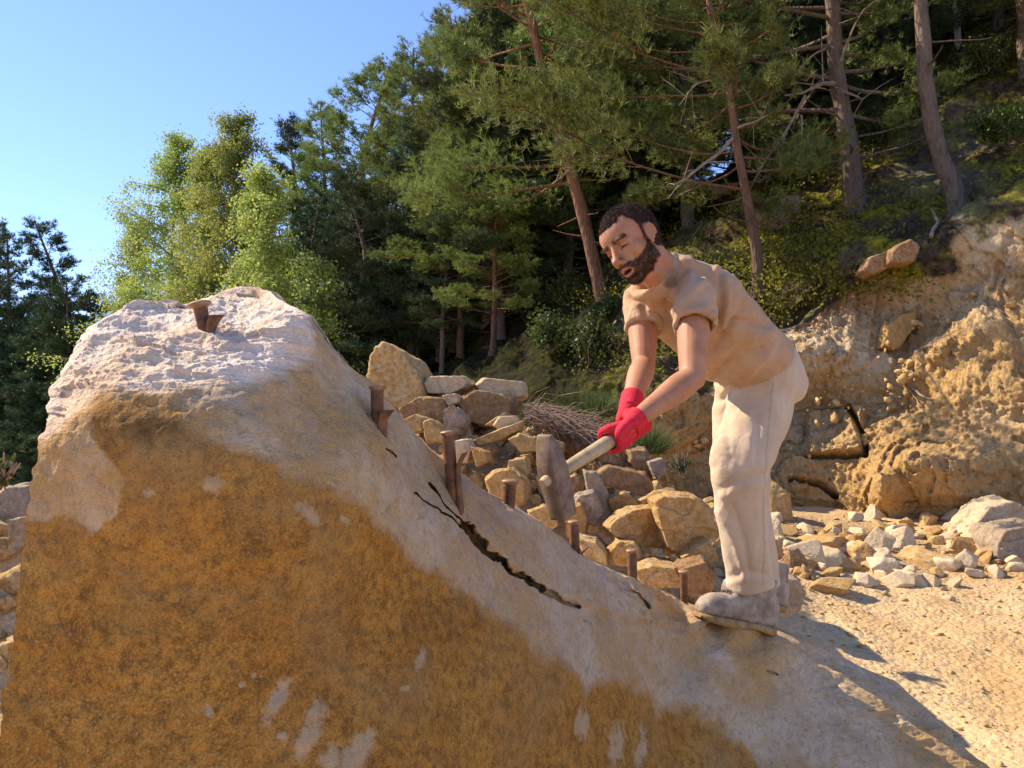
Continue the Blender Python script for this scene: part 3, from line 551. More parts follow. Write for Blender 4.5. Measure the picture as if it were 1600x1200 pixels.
def build_stones():
    k = 0
    for poly, d, th, mat, lab, tilt in PILE:
        if not mat: continue
        k += 1; slab(poly, d, th, mat, lab, seed=k * 7, tilt=tilt, group='large stones of the rubble pile', level=6 if d < 5 else 5)
    # big rocks on the right
    slab([(1500, 868), (1512, 838), (1545, 795), (1580, 786), (1625, 800), (1640, 880), (1580, 890)], 7.6, .9, 'rock_pale', 'big pale yellow rock by the right frame edge', 201, dz=-.1, level=6)
    slab([(1560, 905), (1557, 850), (1572, 826), (1625, 818), (1650, 925), (1600, 918)], 6.9, .7, 'rock_grey', 'grey sided block standing before the big pale rock at the frame edge', 203, level=6)
    slab([(1206, 950), (1208, 915), (1226, 903), (1246, 906), (1260, 928), (1252, 955), (1232, 966)], 3.42, .2, 'rock_grey', 'rounded dusty grey stone right behind the boot heel', 207, level=5)
    slab([(1379, 542), (1392, 505), (1412, 488), (1434, 486), (1428, 515), (1404, 546)], None, .5, 'rock', 'long stone sticking out of the cliff face', 211, level=5)
    slab([(1350, 420), (1362, 400), (1388, 392), (1390, 418), (1366, 428)], None, .5, 'rock_dark', 'left one of two mossy stones bedded in the cliff lip', 213, level=4)
    slab([(1390, 412), (1398, 388), (1424, 372), (1440, 384), (1430, 408)], None, .5, 'rock_dark', 'right one of two mossy stones bedded in the cliff lip', 214, level=4)
    slab([(1192, 350), (1188, 312), (1215, 302), (1252, 304), (1250, 335), (1225, 362)], None, .8, 'rock_grey', 'grey boulder among the moss right of the slim leaning pine', 217, level=5)
    slab([(1115, 303), (1118, 288), (1155, 284), (1160, 302)], None, .6, 'rock_pale', 'small bright outcrop on the mossy bank left of the slim leaning pine', 219, level=4)
    # stones along the left edge
    for q, (poly, mt, lb) in enumerate([([(-40, 800), (10, 762), (45, 758), (50, 800), (20, 830), (-40, 840)], 'rock_grey', 'long grey stone left of the boulder, uppermost at the frame edge'),
                     ([(-30, 870), (10, 868), (34, 872), (30, 905), (-30, 918)], 'rock_pale', 'pale stone left of the boulder below the dark gap'),
                     ([(-30, 925), (14, 924), (26, 945), (18, 968), (-30, 972)], 'rock_pale', 'pale flat stone left of the boulder, second from the dark gap'),
                     ([(-30, 985), (12, 988), (20, 1010), (8, 1030), (-30, 1036)], 'rock_pale', 'pale stone left of the boulder, lowest at the frame edge'),
                     ([(10, 812), (38, 806), (42, 850), (14, 868)], 'rock_grey', 'brown stone squeezed between the long grey stone and the boulder')]):
        slab(poly, 4.6 - .12 * q, .6, mt, lb, 230 + q, level=5)
    base = {}
    for mt in ('rock', 'rock_pale', 'rock_dark', 'rock_grey'):
        base[mt] = [stone_mesh('stone', 300 + s * 3 + len(mt), 4, M[mt]) for s in range(6)]
    rng = np.random.default_rng(5)
    for q, (px, py, wd, h, mt, lab) in enumerate(STONES):
        p, d = hit(px, py + h * .3); sx = 1.15 * wd * d / FPX / 2; sz = 1.15 * h * d / FPX / 2
        o = link('stone', stone_mesh('stone', 700 + q * 5, 5, M[mt])); o.location = p + np.array([0, sx * .3, sz * .35])
        o.scale = (sx, sx * rng.uniform(.6, .9), sz * 1.15); o.rotation_euler = (rng.uniform(-.2, .2), rng.uniform(-.2, .2), rng.uniform(-.5, .5))
        tag(o, lab, 'stone', 'stones strewn at the cliff foot')
    # countless smaller ones: the largest as things
    small = []
    def scatter(n, fn, label, group, sizes, mats, nm='stone'):
        for i in range(n):
            px, py = fn(); p, d = hit(px, py)
            while p is None: px, py = fn(); p, d = hit(px, py)
            mt = mats[rng.integers(len(mats))]; s = rng.uniform(*sizes) * d / FPX / 2
            s *= rng.choice([.7, 1, 1, 1.3])
            small.append((s / d, base[mt][rng.integers(6)], p + np.array([0, 0, s * .25]), (s, s * rng.uniform(.6, 1), s * rng.uniform(.45, .8)), (rng.uniform(-.6, .6), rng.uniform(-.6, .6), rng.uniform(0, 6.3)), label, group))
    def in_pile():
        while True:
            px, py = rng.uniform(600, 1130), rng.uniform(600, 930)
            if py > np.interp(px, [600, 700, 800, 930, 1000, 1130], [600, 606, 612, 690, 720, 800]) and py < np.interp(px, [600, 700, 800, 900, 1012, 1112], [660, 725, 790, 868, 916, 966]): return px, py
    scatter(190, in_pile, 'small broken stone wedged in the rubble pile', 'small stones of the rubble pile', (12, 34), ['rock', 'rock', 'rock_dark', 'rock_pale', 'rock_grey'])
    def at_foot():
        while True:
            px, py = rng.uniform(1100, 1600), rng.normal(866, 34)
            if 800 < py < 950: return px, py
    scatter(120, at_foot, 'small pale stone scattered at the foot of the cliff', 'small stones at the cliff foot', (8, 30), ['rock', 'rock_pale', 'rock_pale'])
    def mid():
        return rng.uniform(1195, 1600), rng.uniform(828, 912)
    scatter(46, mid, 'broken cream block lying among the larger stones at the cliff foot', 'broken blocks at the cliff foot', (26, 56), ['rock', 'rock_pale', 'rock_pale'])
    small.sort(key=lambda a: -a[0]); mb = MB()
    for k, (_, me, p, sc, ro, label, group) in enumerate(small):
        if k < 210:
            o = link('stone', me, loc=p); o.scale = sc; o.rotation_euler = ro; tag(o, label, 'stone', group)
        else:
            from mathutils import Euler
            n = len(me.vertices); v = np.empty(n * 3, np.float32); me.vertices.foreach_get('co', v); f = np.empty(len(me.polygons) * 3, np.int32); me.polygons.foreach_get('vertices', f)
            mb.add((v.reshape(-1, 3) * sc) @ np.array(Euler(ro).to_matrix()).T + p, f.reshape(-1, 3))
    for k in range(620):
        x, y = rng.uniform(-2.2, 1.6), rng.uniform(3.9, 8.2)
        if k % 5 == 0: x, y = rng.normal(-3.0, .45), rng.normal(4.3, .4)
        me = base['rock'][k % 6]; n = len(me.vertices); vv = np.empty(n * 3, np.float32); me.vertices.foreach_get('co', vv); f = np.empty(len(me.polygons) * 3, np.int32); me.polygons.foreach_get('vertices', f)
        sc = rng.uniform(.03, .11) * rng.uniform(.6, 1.2, 3); from mathutils import Euler
        mb.add((vv.reshape(-1, 3) * sc) @ np.array(Euler(rng.uniform(0, 6, 3)).to_matrix()).T + [x, y, float(gh(x, y)) + sc[2] * .3], f.reshape(-1, 3))
    tag(link('rubble', mb.mesh('rubble', M['rock_m'])), 'smallest broken pieces filling the gaps between the stones', 'rubble', kind='stuff')
    d0, F0 = ico(1); V = []; F = []; n = 0
    for i in range(6500):
        if i % 3 == 0: x, y = rng.uniform(1.2, 6), rng.uniform(3.2, 9)
        elif i % 3 == 1: x, y = rng.normal(3.6, 1.6), rng.normal(7.0, 1.0)
        else: x, y = rng.uniform(-2.5, 2.6), rng.uniform(3.4, 7.2)
        s = .004 + .018 * rng.random() ** 4 + (.022 if rng.random() < .035 else 0); v = d0 * s * rng.uniform(.5, 1.3, 3) * [1, 1, .6] * (1 + .3 * rng.normal(size=(len(d0), 1)))
        V.append(v + [x, y, 0]); F.append(F0 + n); n += len(d0)
    V = np.vstack(V); c = V.reshape(-1, len(d0), 3).mean(1); z = gh(c[:, 0], c[:, 1]); V[:, 2] += np.repeat(z + .003, len(d0))
    tag(link('gravel', mesh_np('gravel', V, np.vstack(F), M['rock'], smooth=False)), 'loose pale crumbs and pebbles on the sandy floor', 'gravel', kind='stuff')
def build_cracked_lumps():
    # crumbly stones bedded in the earth of the cliff, too many to count
    rng = np.random.default_rng(11); d0, F0 = ico(2); V = []; F = []; n = 0
    for i in range(650):
        px = rng.uniform(1000, 1640); t = rng.uniform(.9, 2.7); py, d = prof(np.array([px]), np.array([t])); p = P(px, py[0], d[0] - .02)
        s = .010 + .045 * rng.random() ** 4; r = 1 + .25 * rng.normal(size=(len(d0), 1)).clip(-1.5, 1.5)
        V.append(d0 * r * s * rng.uniform(.6, 1.4, 3) + p); F.append(F0 + n); n += len(d0)
    tag(link('rock_chips', mesh_np('rock_chips', np.vstack(V), np.vstack(F), M['rock'], smooth=False)), 'crumbly ochre chips bedded in the earth of the cliff', 'rock chips', kind='stuff')
# ---------------------------------------------------------------- trees and plants
M['needle'] = mat_leaf('pine_needles', (.085, .135, .032), (.28, .34, .08), .3, 1.1)
M['needle_dark'] = mat_leaf('spruce_needles', (.035, .070, .030), (.08, .125, .050), .15, .9)
M['leaf'] = mat_leaf('birch_leaves', (.18, .25, .045), (.46, .49, .13), .45, .8, .7)
M['leaf_bush'] = mat_leaf('bush_leaves', (.03, .05, .012), (.12, .15, .03), .35, 2.0, .5)
M['moss_leaf'] = mat_leaf('undergrowth_leaves', (.045, .038, .012), (.27, .25, .02), .3, 1.6, .8)
M['grass'] = mat_leaf('grass_blades', (.05, .075, .02), (.13, .15, .05), .3, 3, .6)
M['bark_red'] = mat_bark('red_pine_bark', (.11, .070, .05), (.42, .18, .075), .5, 6.5)
M['bark_grey'] = mat_bark('grey_pine_bark', (.13, .10, .08), (.20, .135, .09), .5, 5.0)
M['bark_pale'] = mat_bark('pale_birch_bark', (.42, .38, .32), (.55, .50, .42), .5, 5.0, 1.6)
M['dead'] = mat_simple('dead_wood', (.20, .15, .11), (.34, .26, .19), 12)
M['twig'] = mat_simple('dry_twigs', (.16, .10, .07), (.34, .24, .17), 14)
def needles(T, Dr, rng, k=9, ln=.12, wd=.012):
    """k thin blades fan out of every tuft T along direction Dr"""
    n = len(T); d = np.repeat(Dr, k, 0) + rng.normal(size=(n * k, 3)) * .62; d /= np.linalg.norm(d, axis=1, keepdims=True)
    o = np.repeat(T, k, 0) + rng.normal(size=(n * k, 3)) * .012; s = np.cross(d, rng.normal(size=(n * k, 3))); s /= np.linalg.norm(s, axis=1, keepdims=True) + 1e-9
    L = (ln * rng.uniform(.65, 1.15, n * k))[:, None]
    V = np.stack([o - s * wd * .5, o + s * wd * .5, o + d * L], 1).reshape(-1, 3)
    return V, np.arange(n * k * 3).reshape(-1, 3)
def leaves(T, rng, size=.055, asp=.62, droop=.3):
    n = len(T); d = rng.normal(size=(n, 3)); d[:, 2] -= droop; d /= np.linalg.norm(d, axis=1, keepdims=True)
    s = np.cross(d, rng.normal(size=(n, 3))); s /= np.linalg.norm(s, axis=1, keepdims=True) + 1e-9; L = (size * rng.uniform(.6, 1.2, n))[:, None]
    V = np.stack([T, T + d * L * .5 + s * L * asp * .5, T + d * L, T + d * L * .5 - s * L * asp * .5], 1).reshape(-1, 3)
    return V, np.arange(n * 4).reshape(-1, 4)
def pine_meshes(seed, path, r0, r1, c0, rmax, nb, k=9, ln=.12, wd=.013, prof_pow=.7, mats=('bark_red', 'needle'), bias=None, front=False, twigs=7, dead=6, tip=28, droop=0):
    """path: trunk polyline relative to the foot. returns trunk mesh (with limbs) and crown mesh"""
    rng = np.random.default_rng(seed); path = np.asarray(path, float); m = len(path)
    seg = np.concatenate([[0], np.cumsum(np.linalg.norm(np.diff(path, axis=0), axis=1))]); H = seg[-1]
    at = lambda s: np.array([np.interp(s, seg, path[:, j]) for j in range(3)])
    ss = np.linspace(0, H, 26); tp = np.array([at(s) for s in ss]); tp += .03 * r0 * 8 * np.stack([fbm(np.stack([ss, ss * 0, ss * 0], 1) * .5, 2, seed), fbm(np.stack([ss, ss * 0, ss * 0], 1) * .5, 2, seed + 1), 0 * ss], 1)
    rad = r0 * (1 - (ss / H) ** 1.2) + r1 * (ss / H) ** 1.2 + r0 * .5 * np.exp(-ss / .25)
    tr = MB(); tr.tube(tp, rad, 14, bump=.22, seed=seed)
    T = []; Dr = []; az = rng.uniform(0, 6.3)
    for i in range(nb + dead):
        isdead = i >= nb
        u = (i + rng.random()) / nb if not isdead else 0
        s = H * (c0 + (1 - c0) * u ** .9 * .985) if not isdead else H * rng.uniform(c0 * .45, c0 * 1.1)
        az += 2.4 + rng.normal() * .5; dirh = np.array([math.cos(az), math.sin(az), 0])
        L = rmax * (1.02 - u) ** prof_pow * rng.uniform(.55, 1.15) + .25
        if front and not isdead and dirh[1] < -.35 and rng.random() < .8: continue
        if bias is not None and not isdead:
            b = dirh @ np.array(bias); L *= 1 + .5 * b
        if isdead: L = rmax * rng.uniform(.2, .5)
        el = -.12 - droop + .9 * u ** 1.5 + rng.normal() * .12; d = dirh * math.cos(el) + np.array([0, 0, math.sin(el)])
        p = at(s); pts = [p]; st = 7; side = np.cross(dirh, [0, 0, 1.0]) * rng.normal() * .12
        for j in range(st):
            d = d + side + np.array([0, 0, .05 + droop * .12]) + rng.normal(size=3) * .07; d /= np.linalg.norm(d); p = p + d * L / st; pts.append(p)
        rb = max(.012, rad[int(min(s / H, .99) * 25)] * (.34 if not isdead else .16)); tr.tube(pts, np.linspace(rb, .006, st + 1), 5, caps=False)
        pts = np.array(pts)
        if isdead: continue
        nt = max(3, int(twigs * L / rmax * 1.6 + 2))
        for j in range(nt):
            f = rng.uniform(.30, 1) ** .8; q = pts[0] + 0; fi = f * st; a = int(min(fi, st - 1)); q = pts[a] + (pts[a + 1] - pts[a]) * (fi - a)
            td = (pts[a + 1] - pts[a]); td /= np.linalg.norm(td); td = td + np.cross(td, [0, 0, 1.0]) * rng.choice([-1, 1]) * rng.uniform(.4, 1.3) + np.array([0, 0, rng.uniform(-.1, .6)]); td /= np.linalg.norm(td)
            tl = L * .34 * (1.25 - f) + .22; e = q + td * tl
            tr.tube([q, q + td * tl * .5 + np.array([0, 0, .02]), e], [.008, .006, .003], 3, caps=False)
            ntf = max(4, int(tl * tip)); g = rng.uniform(.15, 1, ntf)[:, None]
            T.append(q + td * tl * g + rng.normal(size=(ntf, 3)) * .07 * (0.6 + tl)); Dr.append(np.repeat((td * .7 + np.array([0, 0, .45]))[None], ntf, 0))
        g = rng.uniform(.6, 1, 5); T.append(pts[-1] + rng.normal(size=(5, 3)) * .06); Dr.append(np.repeat(((pts[-1] - pts[-2]) / (L / st))[None], 5, 0))
    T = np.vstack(T); Dr = np.vstack(Dr); V, F = needles(T, Dr, rng, k, ln, wd)
    return tr.mesh('trunk', M[mats[0]]), mesh_np('crown', V, F, M[mats[1]], smooth=False)
def put_tree(name, meshes, loc, label, group, rz=0, sc=1.0, cat='tree'):
    e = bpy.data.objects.new(name, None); C.objects.link(e); e.location = loc; e.rotation_euler = (0, 0, rz); e.scale = (sc, sc, sc) if isinstance(sc, (int, float)) else sc
    e.empty_display_size = .1
    for nm, me in zip(('trunk', 'crown'), meshes): link(nm, me, e)
    return tag(e, label, cat, group)
def base_at(px, d):
    t = np.linspace(.1, 6, 300); py, dd = prof(np.full(300, px), t); k = np.argmin(np.abs(dd - d)); return P(px, py[k], dd[k])
def birch_meshes(seed, H, spread, n_leaf, size=.06, c0=.12, mats=('bark_pale', 'leaf'), nb=46, up=.9):
    rng = np.random.default_rng(seed); tr = MB(); ends = []
    top = np.array([rng.normal() * .25, rng.normal() * .25, H]); tp = [np.array([0, 0, -.3]), np.array([rng.normal() * .1, 0, H * .3]), top * .6 + rng.normal(size=3) * .1, top]
    tp = np.array(tp); ss = np.linspace(0, 1, 14); pt = np.array([[np.interp(s, [0, .33, .62, 1], tp[:, j]) for j in range(3)] for s in ss]); tr.tube(pt, np.linspace(H * .011, .012, 14), 8)
    az = 0
    for i in range(nb):
        u = (i + rng.random()) / nb; az += 2.4 + rng.normal() * .4; s = c0 + (1 - c0) * u * .98
        p = np.array([np.interp(s, ss, pt[:, j]) for j in range(3)]); L = spread * (1.05 - u) ** .55 * rng.uniform(.5, 1.1) * (.45 + .55 * min(1, (u + .15) / .35))
        el = rng.uniform(.35, .95) * up; d = np.array([math.cos(az) * math.cos(el), math.sin(az) * math.cos(el), math.sin(el)]); pts = [p]
        for j in range(6): d = d + rng.normal(size=3) * .12 - np.array([0, 0, .06]); d /= np.linalg.norm(d); p = p + d * L / 6; pts.append(p)
        tr.tube(pts, np.linspace(.028, .005, 7) * H / 8, 5, caps=False)
        for j in range(9):
            q = pts[1 + j % 6] + 0; dd = d * .4 + rng.normal(size=3) * .7; dd /= np.linalg.norm(dd); l2 = L * rng.uniform(.18, .4); e = q + dd * l2
            tr.tube([q, (q + e) / 2, e], [.008, .006, .003], 3, caps=False); ends.append((q, e, l2))
    q = np.array([a[0] for a in ends]); e = np.array([a[1] for a in ends]); k = rng.integers(0, len(q), n_leaf); g = rng.uniform(.1, 1.08, n_leaf)[:, None]
    T = q[k] + (e[k] - q[k]) * g + rng.normal(size=(n_leaf, 3)) * (.06 + .09 * rng.random((n_leaf, 1))); T[:, 2] -= rng.exponential(.08, n_leaf)
    V, F = leaves(T, rng, size); return tr.mesh('trunk', M[mats[0]]), mesh_np('crown', V, F, M[mats[1]], smooth=False)
def bush_meshes(seed, w, h, n_leaf, size, mats=('twig', 'leaf_bush')):
    rng = np.random.default_rng(seed); tr = MB(); T = []
    for i in range(26):
        a = rng.uniform(0, 6.3); el = rng.uniform(.5, 1.5); d = np.array([math.cos(a) * math.cos(el) * w, math.sin(a) * math.cos(el) * w, math.sin(el) * h]) * rng.uniform(.6, 1.05); st = rng.normal(size=3) * [.08 * w, .08 * w, 0]
        pts = [st, st + d * .5 + rng.normal(size=3) * .05 * w, st + d]; tr.tube(pts, [.01, .007, .003], 4, caps=False); k = n_leaf // 26
        g = rng.uniform(.25, 1.05, k)[:, None]; T.append(st + d * g + rng.normal(size=(k, 3)) * .12 * w)
    V, F = leaves(np.vstack(T), rng, size); return tr.mesh('stem', M[mats[0]]), mesh_np('foliage', V, F, M[mats[1]], smooth=False)
def put_bush(meshes, loc, label, group=None, sc=1.0, rz=0, name='bush', cat='bush'):
    e = bpy.data.objects.new(name, None); C.objects.link(e); e.location = loc; e.scale = (sc,) * 3; e.rotation_euler = (0, 0, rz); e.empty_display_size = .1
    for nm, me in zip(('stem', 'foliage'), meshes): link(nm, me, e)
    return tag(e, label, cat, group)
def near_pine(pix, d, label, **kw):
    """trunk followed through photo pixels, at depth d; foot is the first point"""
    pts = np.array([P(x, y, d + dd) for x, y, dd in pix]); foot = pts[0] - [0, 0, .6]; rel = pts - foot; rel = np.vstack([[0, 0, 0], rel])
    dead = kw.pop('limbs', []); meshes = pine_meshes(path=rel, **kw); e = put_tree('pine_tree', meshes, foot, label, 'pines rooted on the bank above the cliff')
    for pl, r in dead:
        mb = MB(); q = np.array([P(x, y, d + dd) for x, y, dd in pl]) - foot; fine = np.array([[np.interp(s, np.arange(len(q)), q[:, j]) for j in range(3)] for s in np.linspace(0, len(q) - 1, len(q) * 4)])
        fine[1:] += .025 * np.stack([fbm(fine[1:] * 4, 2, 5), fbm(fine[1:] * 4, 2, 6), fbm(fine[1:] * 4, 2, 7)], 1); mb.tube(fine, np.linspace(r, r * .25, len(fine)), 6)
        rg = np.random.default_rng(int(pl[0][0]))
        for j in range(7):
            a = fine[rg.integers(len(fine) // 3, len(fine))]; dv = rg.normal(size=3) * .22; mb.tube([a, a + dv * .6, a + dv + [0, 0, -.03]], [r * .3, r * .2, .003], 4, caps=False)
        link('dead_limb', mb.mesh('dead_limb', M['dead']), e)
    return e
def build_trees():
    # four pines one can tell apart, rooted on the bank
    near_pine([(950, 505, 0), (930, 420, 0), (900, 300, 0), (872, 205, -.1), (847, 110, -.2), (826, 20, -.3), (806, -70, -.3), (795, -170, -.3), (790, -260, -.3)], 13.2,
              'tall pine with a long reddish leaning trunk above the man head', seed=3, r0=.12, r1=.03, c0=.34, rmax=2.2, nb=74, k=9, ln=.13, mats=('bark_red', 'needle'), bias=(-.4, .4, 0), front=True, tip=34)
    near_pine([(1184, 400, 0), (1170, 325, 0), (1152, 235, 0), (1142, 160, 0), (1127, 90, 0), (1110, 28, 0), (1098, -60, 0), (1090, -170, 0)], 10.8,
              'slim pine with a thin leaning trunk at the bank edge right of the man head', seed=5, r0=.072, r1=.02, c0=.24, rmax=2.1, nb=60, k=12, ln=.12, mats=('bark_red', 'needle'), bias=(-1.0, .3, 0), front=True, tip=32,
              limbs=[([(1147, 215, 0), (1110, 250, -.2), (1075, 275, -.3), (1055, 288, -.4)], .03), ([(1143, 205, 0), (1175, 190, -.1), (1200, 178, -.2)], .022), ([(1130, 118, 0), (1090, 130, -.2), (1060, 165, -.3)], .02)])
    near_pine([(1332, 282, 0), (1326, 240, 0), (1318, 180, 0), (1306, 110, 0), (1302, 30, 0), (1296, -60, 0), (1290, -190, 0), (1284, -300, 0)], 12.0,
              'stout dark pine with pale dead limbs, between the slim pine and the curved one', seed=7, r0=.155, r1=.04, c0=.24, rmax=2.8, nb=60, k=11, ln=.12, mats=('bark_grey', 'needle'), bias=(-1.0, .3, 0), front=True, tip=28,
              limbs=[([(1312, 132, 0), (1285, 130, -.2), (1255, 145, -.3), (1225, 150, -.4)], .045), ([(1306, 140, 0), (1330, 148, -.2), (1346, 156, -.2)], .035), ([(1306, 112, 0), (1322, 70, -.2), (1348, 15, -.4)], .03), ([(1258, 150, -.5), (1222, 215, -.7), (1176, 282, -.8)], .026), ([(1252, 180, -.6), (1250, 220, -.7), (1258, 275, -.8)], .018), ([(1290, 75, 0), (1262, 92, -.2), (1242, 115, -.3)], .022)])
    near_pine([(1498, 306, 0), (1488, 282, 0), (1468, 235, 0), (1454, 180, 0), (1447, 110, 0), (1441, 10, 0), (1434, -90, 0), (1425, -220, 0), (1420, -340, 0)], 10.5,
              'thick pine whose grey trunk curves at its foot, on the lip of the cliff', seed=9, r0=.12, r1=.04, c0=.58, rmax=2.4, nb=40, k=8, mats=('bark_grey', 'needle'), dead=3)
    near_pine([(1498, 118, 0), (1497, 60, 0), (1494, 0, 0), (1490, -120, 0), (1486, -260, 0)], 15.0,
              'thin pale trunked pine behind the curved one', seed=13, r0=.07, r1=.02, c0=.5, rmax=1.6, nb=30, k=7, mats=('bark_pale', 'needle_dark'), dead=3)
    # the wood: six kinds of pine, repeated with their own turn and size
    var = []
    for i, (c0, rm, nb, pw, mt, dr) in enumerate([(.22, 2.3, 66, .75, ('bark_red', 'needle'), 0), (.32, 2.6, 60, .6, ('bark_red', 'needle'), 0), (.12, 2.0, 76, .95, ('bark_grey', 'needle'), .05), (.08, 1.9, 84, 1.1, ('bark_grey', 'needle_dark'), .15), (.28, 2.2, 62, .8, ('bark_grey', 'needle_dark'), 0), (.05, 2.3, 86, .9, ('bark_grey', 'needle_dark'), .1)]):
        rng = np.random.default_rng(60 + i); path = [(0, 0, -.4), (rng.normal() * .1, 0, 3), (rng.normal() * .25, rng.normal() * .2, 6.5), (rng.normal() * .3, rng.normal() * .3, 10)]
        var.append(pine_meshes(70 + i, path, .13, .02, c0, rm, nb, k=8, ln=.15, wd=.019, prof_pow=pw, mats=mt, tip=26, dead=8, droop=dr))
    L0 = ['dark green pine in the depth of the wood behind the quarry', 'grey green pine standing in the wood behind the birches']
    spec = [  # px, top py, depth, variant, label
        (436, 165, 30, 3, 'narrow dark spruce top rising alone between birches and pine wood'), (510, 150, 27, 2, 'first pine of the wood right of the lone spruce top'),
        (566, 84, 25, 0, 'pine with a twin top, second of the wood right of the lone spruce top'), (622, 52, 23, 2, 'pine third of the wood right of the lone spruce top'),
        (690, 25, 21.5, 0, 'pointed pine just left of the broad crowns cut by the frame top'), (752, -20, 17.5, 1, 'broad pine whose crown is cut by the frame top, first from the sky'),
        (840, -150, 17, 0, 'broad pine whose crown is cut by the frame top, second from the sky'),
        (650, 240, 17.5, 4, None), (480, 290, 22, 5, None), (560, 270, 20, 4, None), (605, 330, 18, 5, None), (720, 190, 16, 1, None), (545, 400, 17, 5, None), (690, 330, 15.5, 4, None), (770, 260, 14.6, 0, None),
        (900, -250, 19, 4, None), (985, -260, 17, 1, None), (1040, -300, 19, 0, None), (1075, -280, 15, 4, None), (1170, -260, 19, 2, None), (1235, -320, 17.5, 4, None), (1385, -340, 16, 5, None), (1420, -340, 19, 4, None), (1560, -380, 15, 5, None), (1600, -420, 12.6, 4, None), (1660, -430, 15, 1, None), (1340, -200, 20, 5, None), (1500, -300, 19, 4, None), (820, 150, 21, 5, None), (880, 120, 24, 4, None), (950, 60, 22, 5, None), (740, 300, 22, 5, None), (660, 380, 24, 4, None), (1250, -150, 21, 5, None), (1720, -500, 11.5, 0, None), (1850, -500, 12, 4, None),
        (58, 332, 22, 3, 'tall dark conifer at the left edge of the picture, its pointed top the highest there'), (10, 366, 21, 5, 'dark conifer cut by the left frame edge beside the tallest one'), (105, 435, 20, 5, 'lower dark conifer between the left edge conifers and the birches'),
        (-50, 330, 29, 3, None), (-130, 300, 27, 5, None), (35, 470, 23, 5, None), (85, 520, 24, 4, None), (135, 540, 27, 5, None), (-10, 500, 24, 4, None), (200, 520, 30, 5, None), (280, 480, 31, 5, None), (380, 430, 29, 4, None), (430, 420, 26, 5, None), (330, 440, 33, 5, None), (500, 460, 24, 5, None), (160, 545, 33, 4, None)]
    rq = np.random.default_rng(19)
    for i in range(46):
        x = rq.uniform(430, 1080); d = rq.uniform(15.5, 27); lim = np.interp(x, [430, 560, 640, 720, 760], [300, 190, 150, 120, -60]); spec.append((x, lim + rq.uniform(10, 240), d, int(rq.choice([3, 4, 5, 5])), None))
    for i in range(16): spec.append((rq.uniform(1090, 1700), rq.uniform(-250, 60), rq.uniform(14, 20), int(rq.choice([3, 4, 5])), None))
    for i in range(22): spec.append((rq.uniform(-150, 150), rq.uniform(430, 560), rq.uniform(18, 28), 5, None))
    rng = np.random.default_rng(8)
    for px, top, d, v, lab in spec:
        f = base_at(px, d); zt = P(px, top, (f - CAM) @ FW)[2]; H = zt - f[2]; s = H / 10.1; g = 'trees of the pine wood'
        w_ = s * (1.35 if H < 11 else 1.0) * rng.uniform(.9, 1.1)
        o = put_tree('pine_tree', var[v], f, lab or (L0[1] if px < 480 else L0[0]), g, rng.uniform(0, 6.3), (w_, w_, s))
    bl = [(240, 205, 17.5, 3.1, 56000, 'left one of the three light green birches behind the boulder, broadest crown'), (350, 150, 17.0, 2.4, 48000, 'middle and tallest of the three light green birches behind the boulder'),
          (448, 255, 16.0, 1.7, 32000, 'right and shortest of the three light green birches, against the dark pines'), (300, 215, 17.8, 2.2, 46000, 'birch between the left and the middle light green birches, a little behind them'), (185, 330, 18.5, 2.0, 30000, 'low light green birch at the left side of the group, above the boulder edge'), (205, 440, 16, 1.9, 18000, 'low bushy birch under the broad left birch'), (505, 390, 15, 1.4, 14000, 'low bushy birch right of the three tall ones')]
    for i, (px, top, d, sp, n, lab) in enumerate(bl):
        f = base_at(px, d); H = P(px, top, (f - CAM) @ FW)[2] - f[2]; put_tree('birch_tree', birch_meshes(90 + i, H, sp, n, .075, c0=.05, nb=64), f, lab, 'light green birches')
    # shrubs
    for i, (px, py, d, w, h, lab) in enumerate([(925, 560, 8.9, .42, .75, 'leafy shrub in front of the dark wood left of the man sleeve'), (885, 470, 11.5, .5, .7, 'leafy shrub above the left of the man arms, higher on the slope'), (950, 500, 10.4, .35, .5, 'yellow green shrub right behind the man chin'),
         (1530, 110, 13, .7, .6, 'fresh green fern like shrub at the upper right edge'), (1420, 90, 14, .8, .8, 'dark shrub between curved pine and stout pine'), (1560, 200, 11, .5, .4, 'low green shrub at the right edge above the cliff'), (1380, 215, 12, .7, .5, 'low shrub on the moss right of the stout pine foot'),
         (1240, 290, 12, .5, .4, 'low shrub above the grey boulder in the moss'), (1080, 340, 11.5, .6, .5, 'shrub on the bank behind the man back'), (640, 560, 14, .8, .6, 'dark shrub behind the pointed block'), (520, 520, 14, .9, .8, 'shrub right behind the boulder shoulder'), (860, 540, 11.5, .6, .6, 'dark shrub behind the twig heap')]):
        dd = surf(px, py); d = min(d, dd) if dd - d < 1.0 else dd; f = P(px, py, d)
        f = f - np.array([0, 0, .1]); put_bush(bush_meshes(130 + i, w, h, 2400, .045 + .0015 * d), f, lab)
    # sprigs close by
    rng = np.random.default_rng(77)
    for px, py, d, s, lab in [(1066, 742, 4.95, .12, 'small leafy sprig between the rubble stones below the elbow'), (-8, 765, 3.4, .16, 'leafy sprig at the left frame edge beside the boulder')]:
        put_bush(bush_meshes(int(px) + 400, s, s * 1.2, 120, .035), P(px, py, d), lab, name='plant', cat='plant')
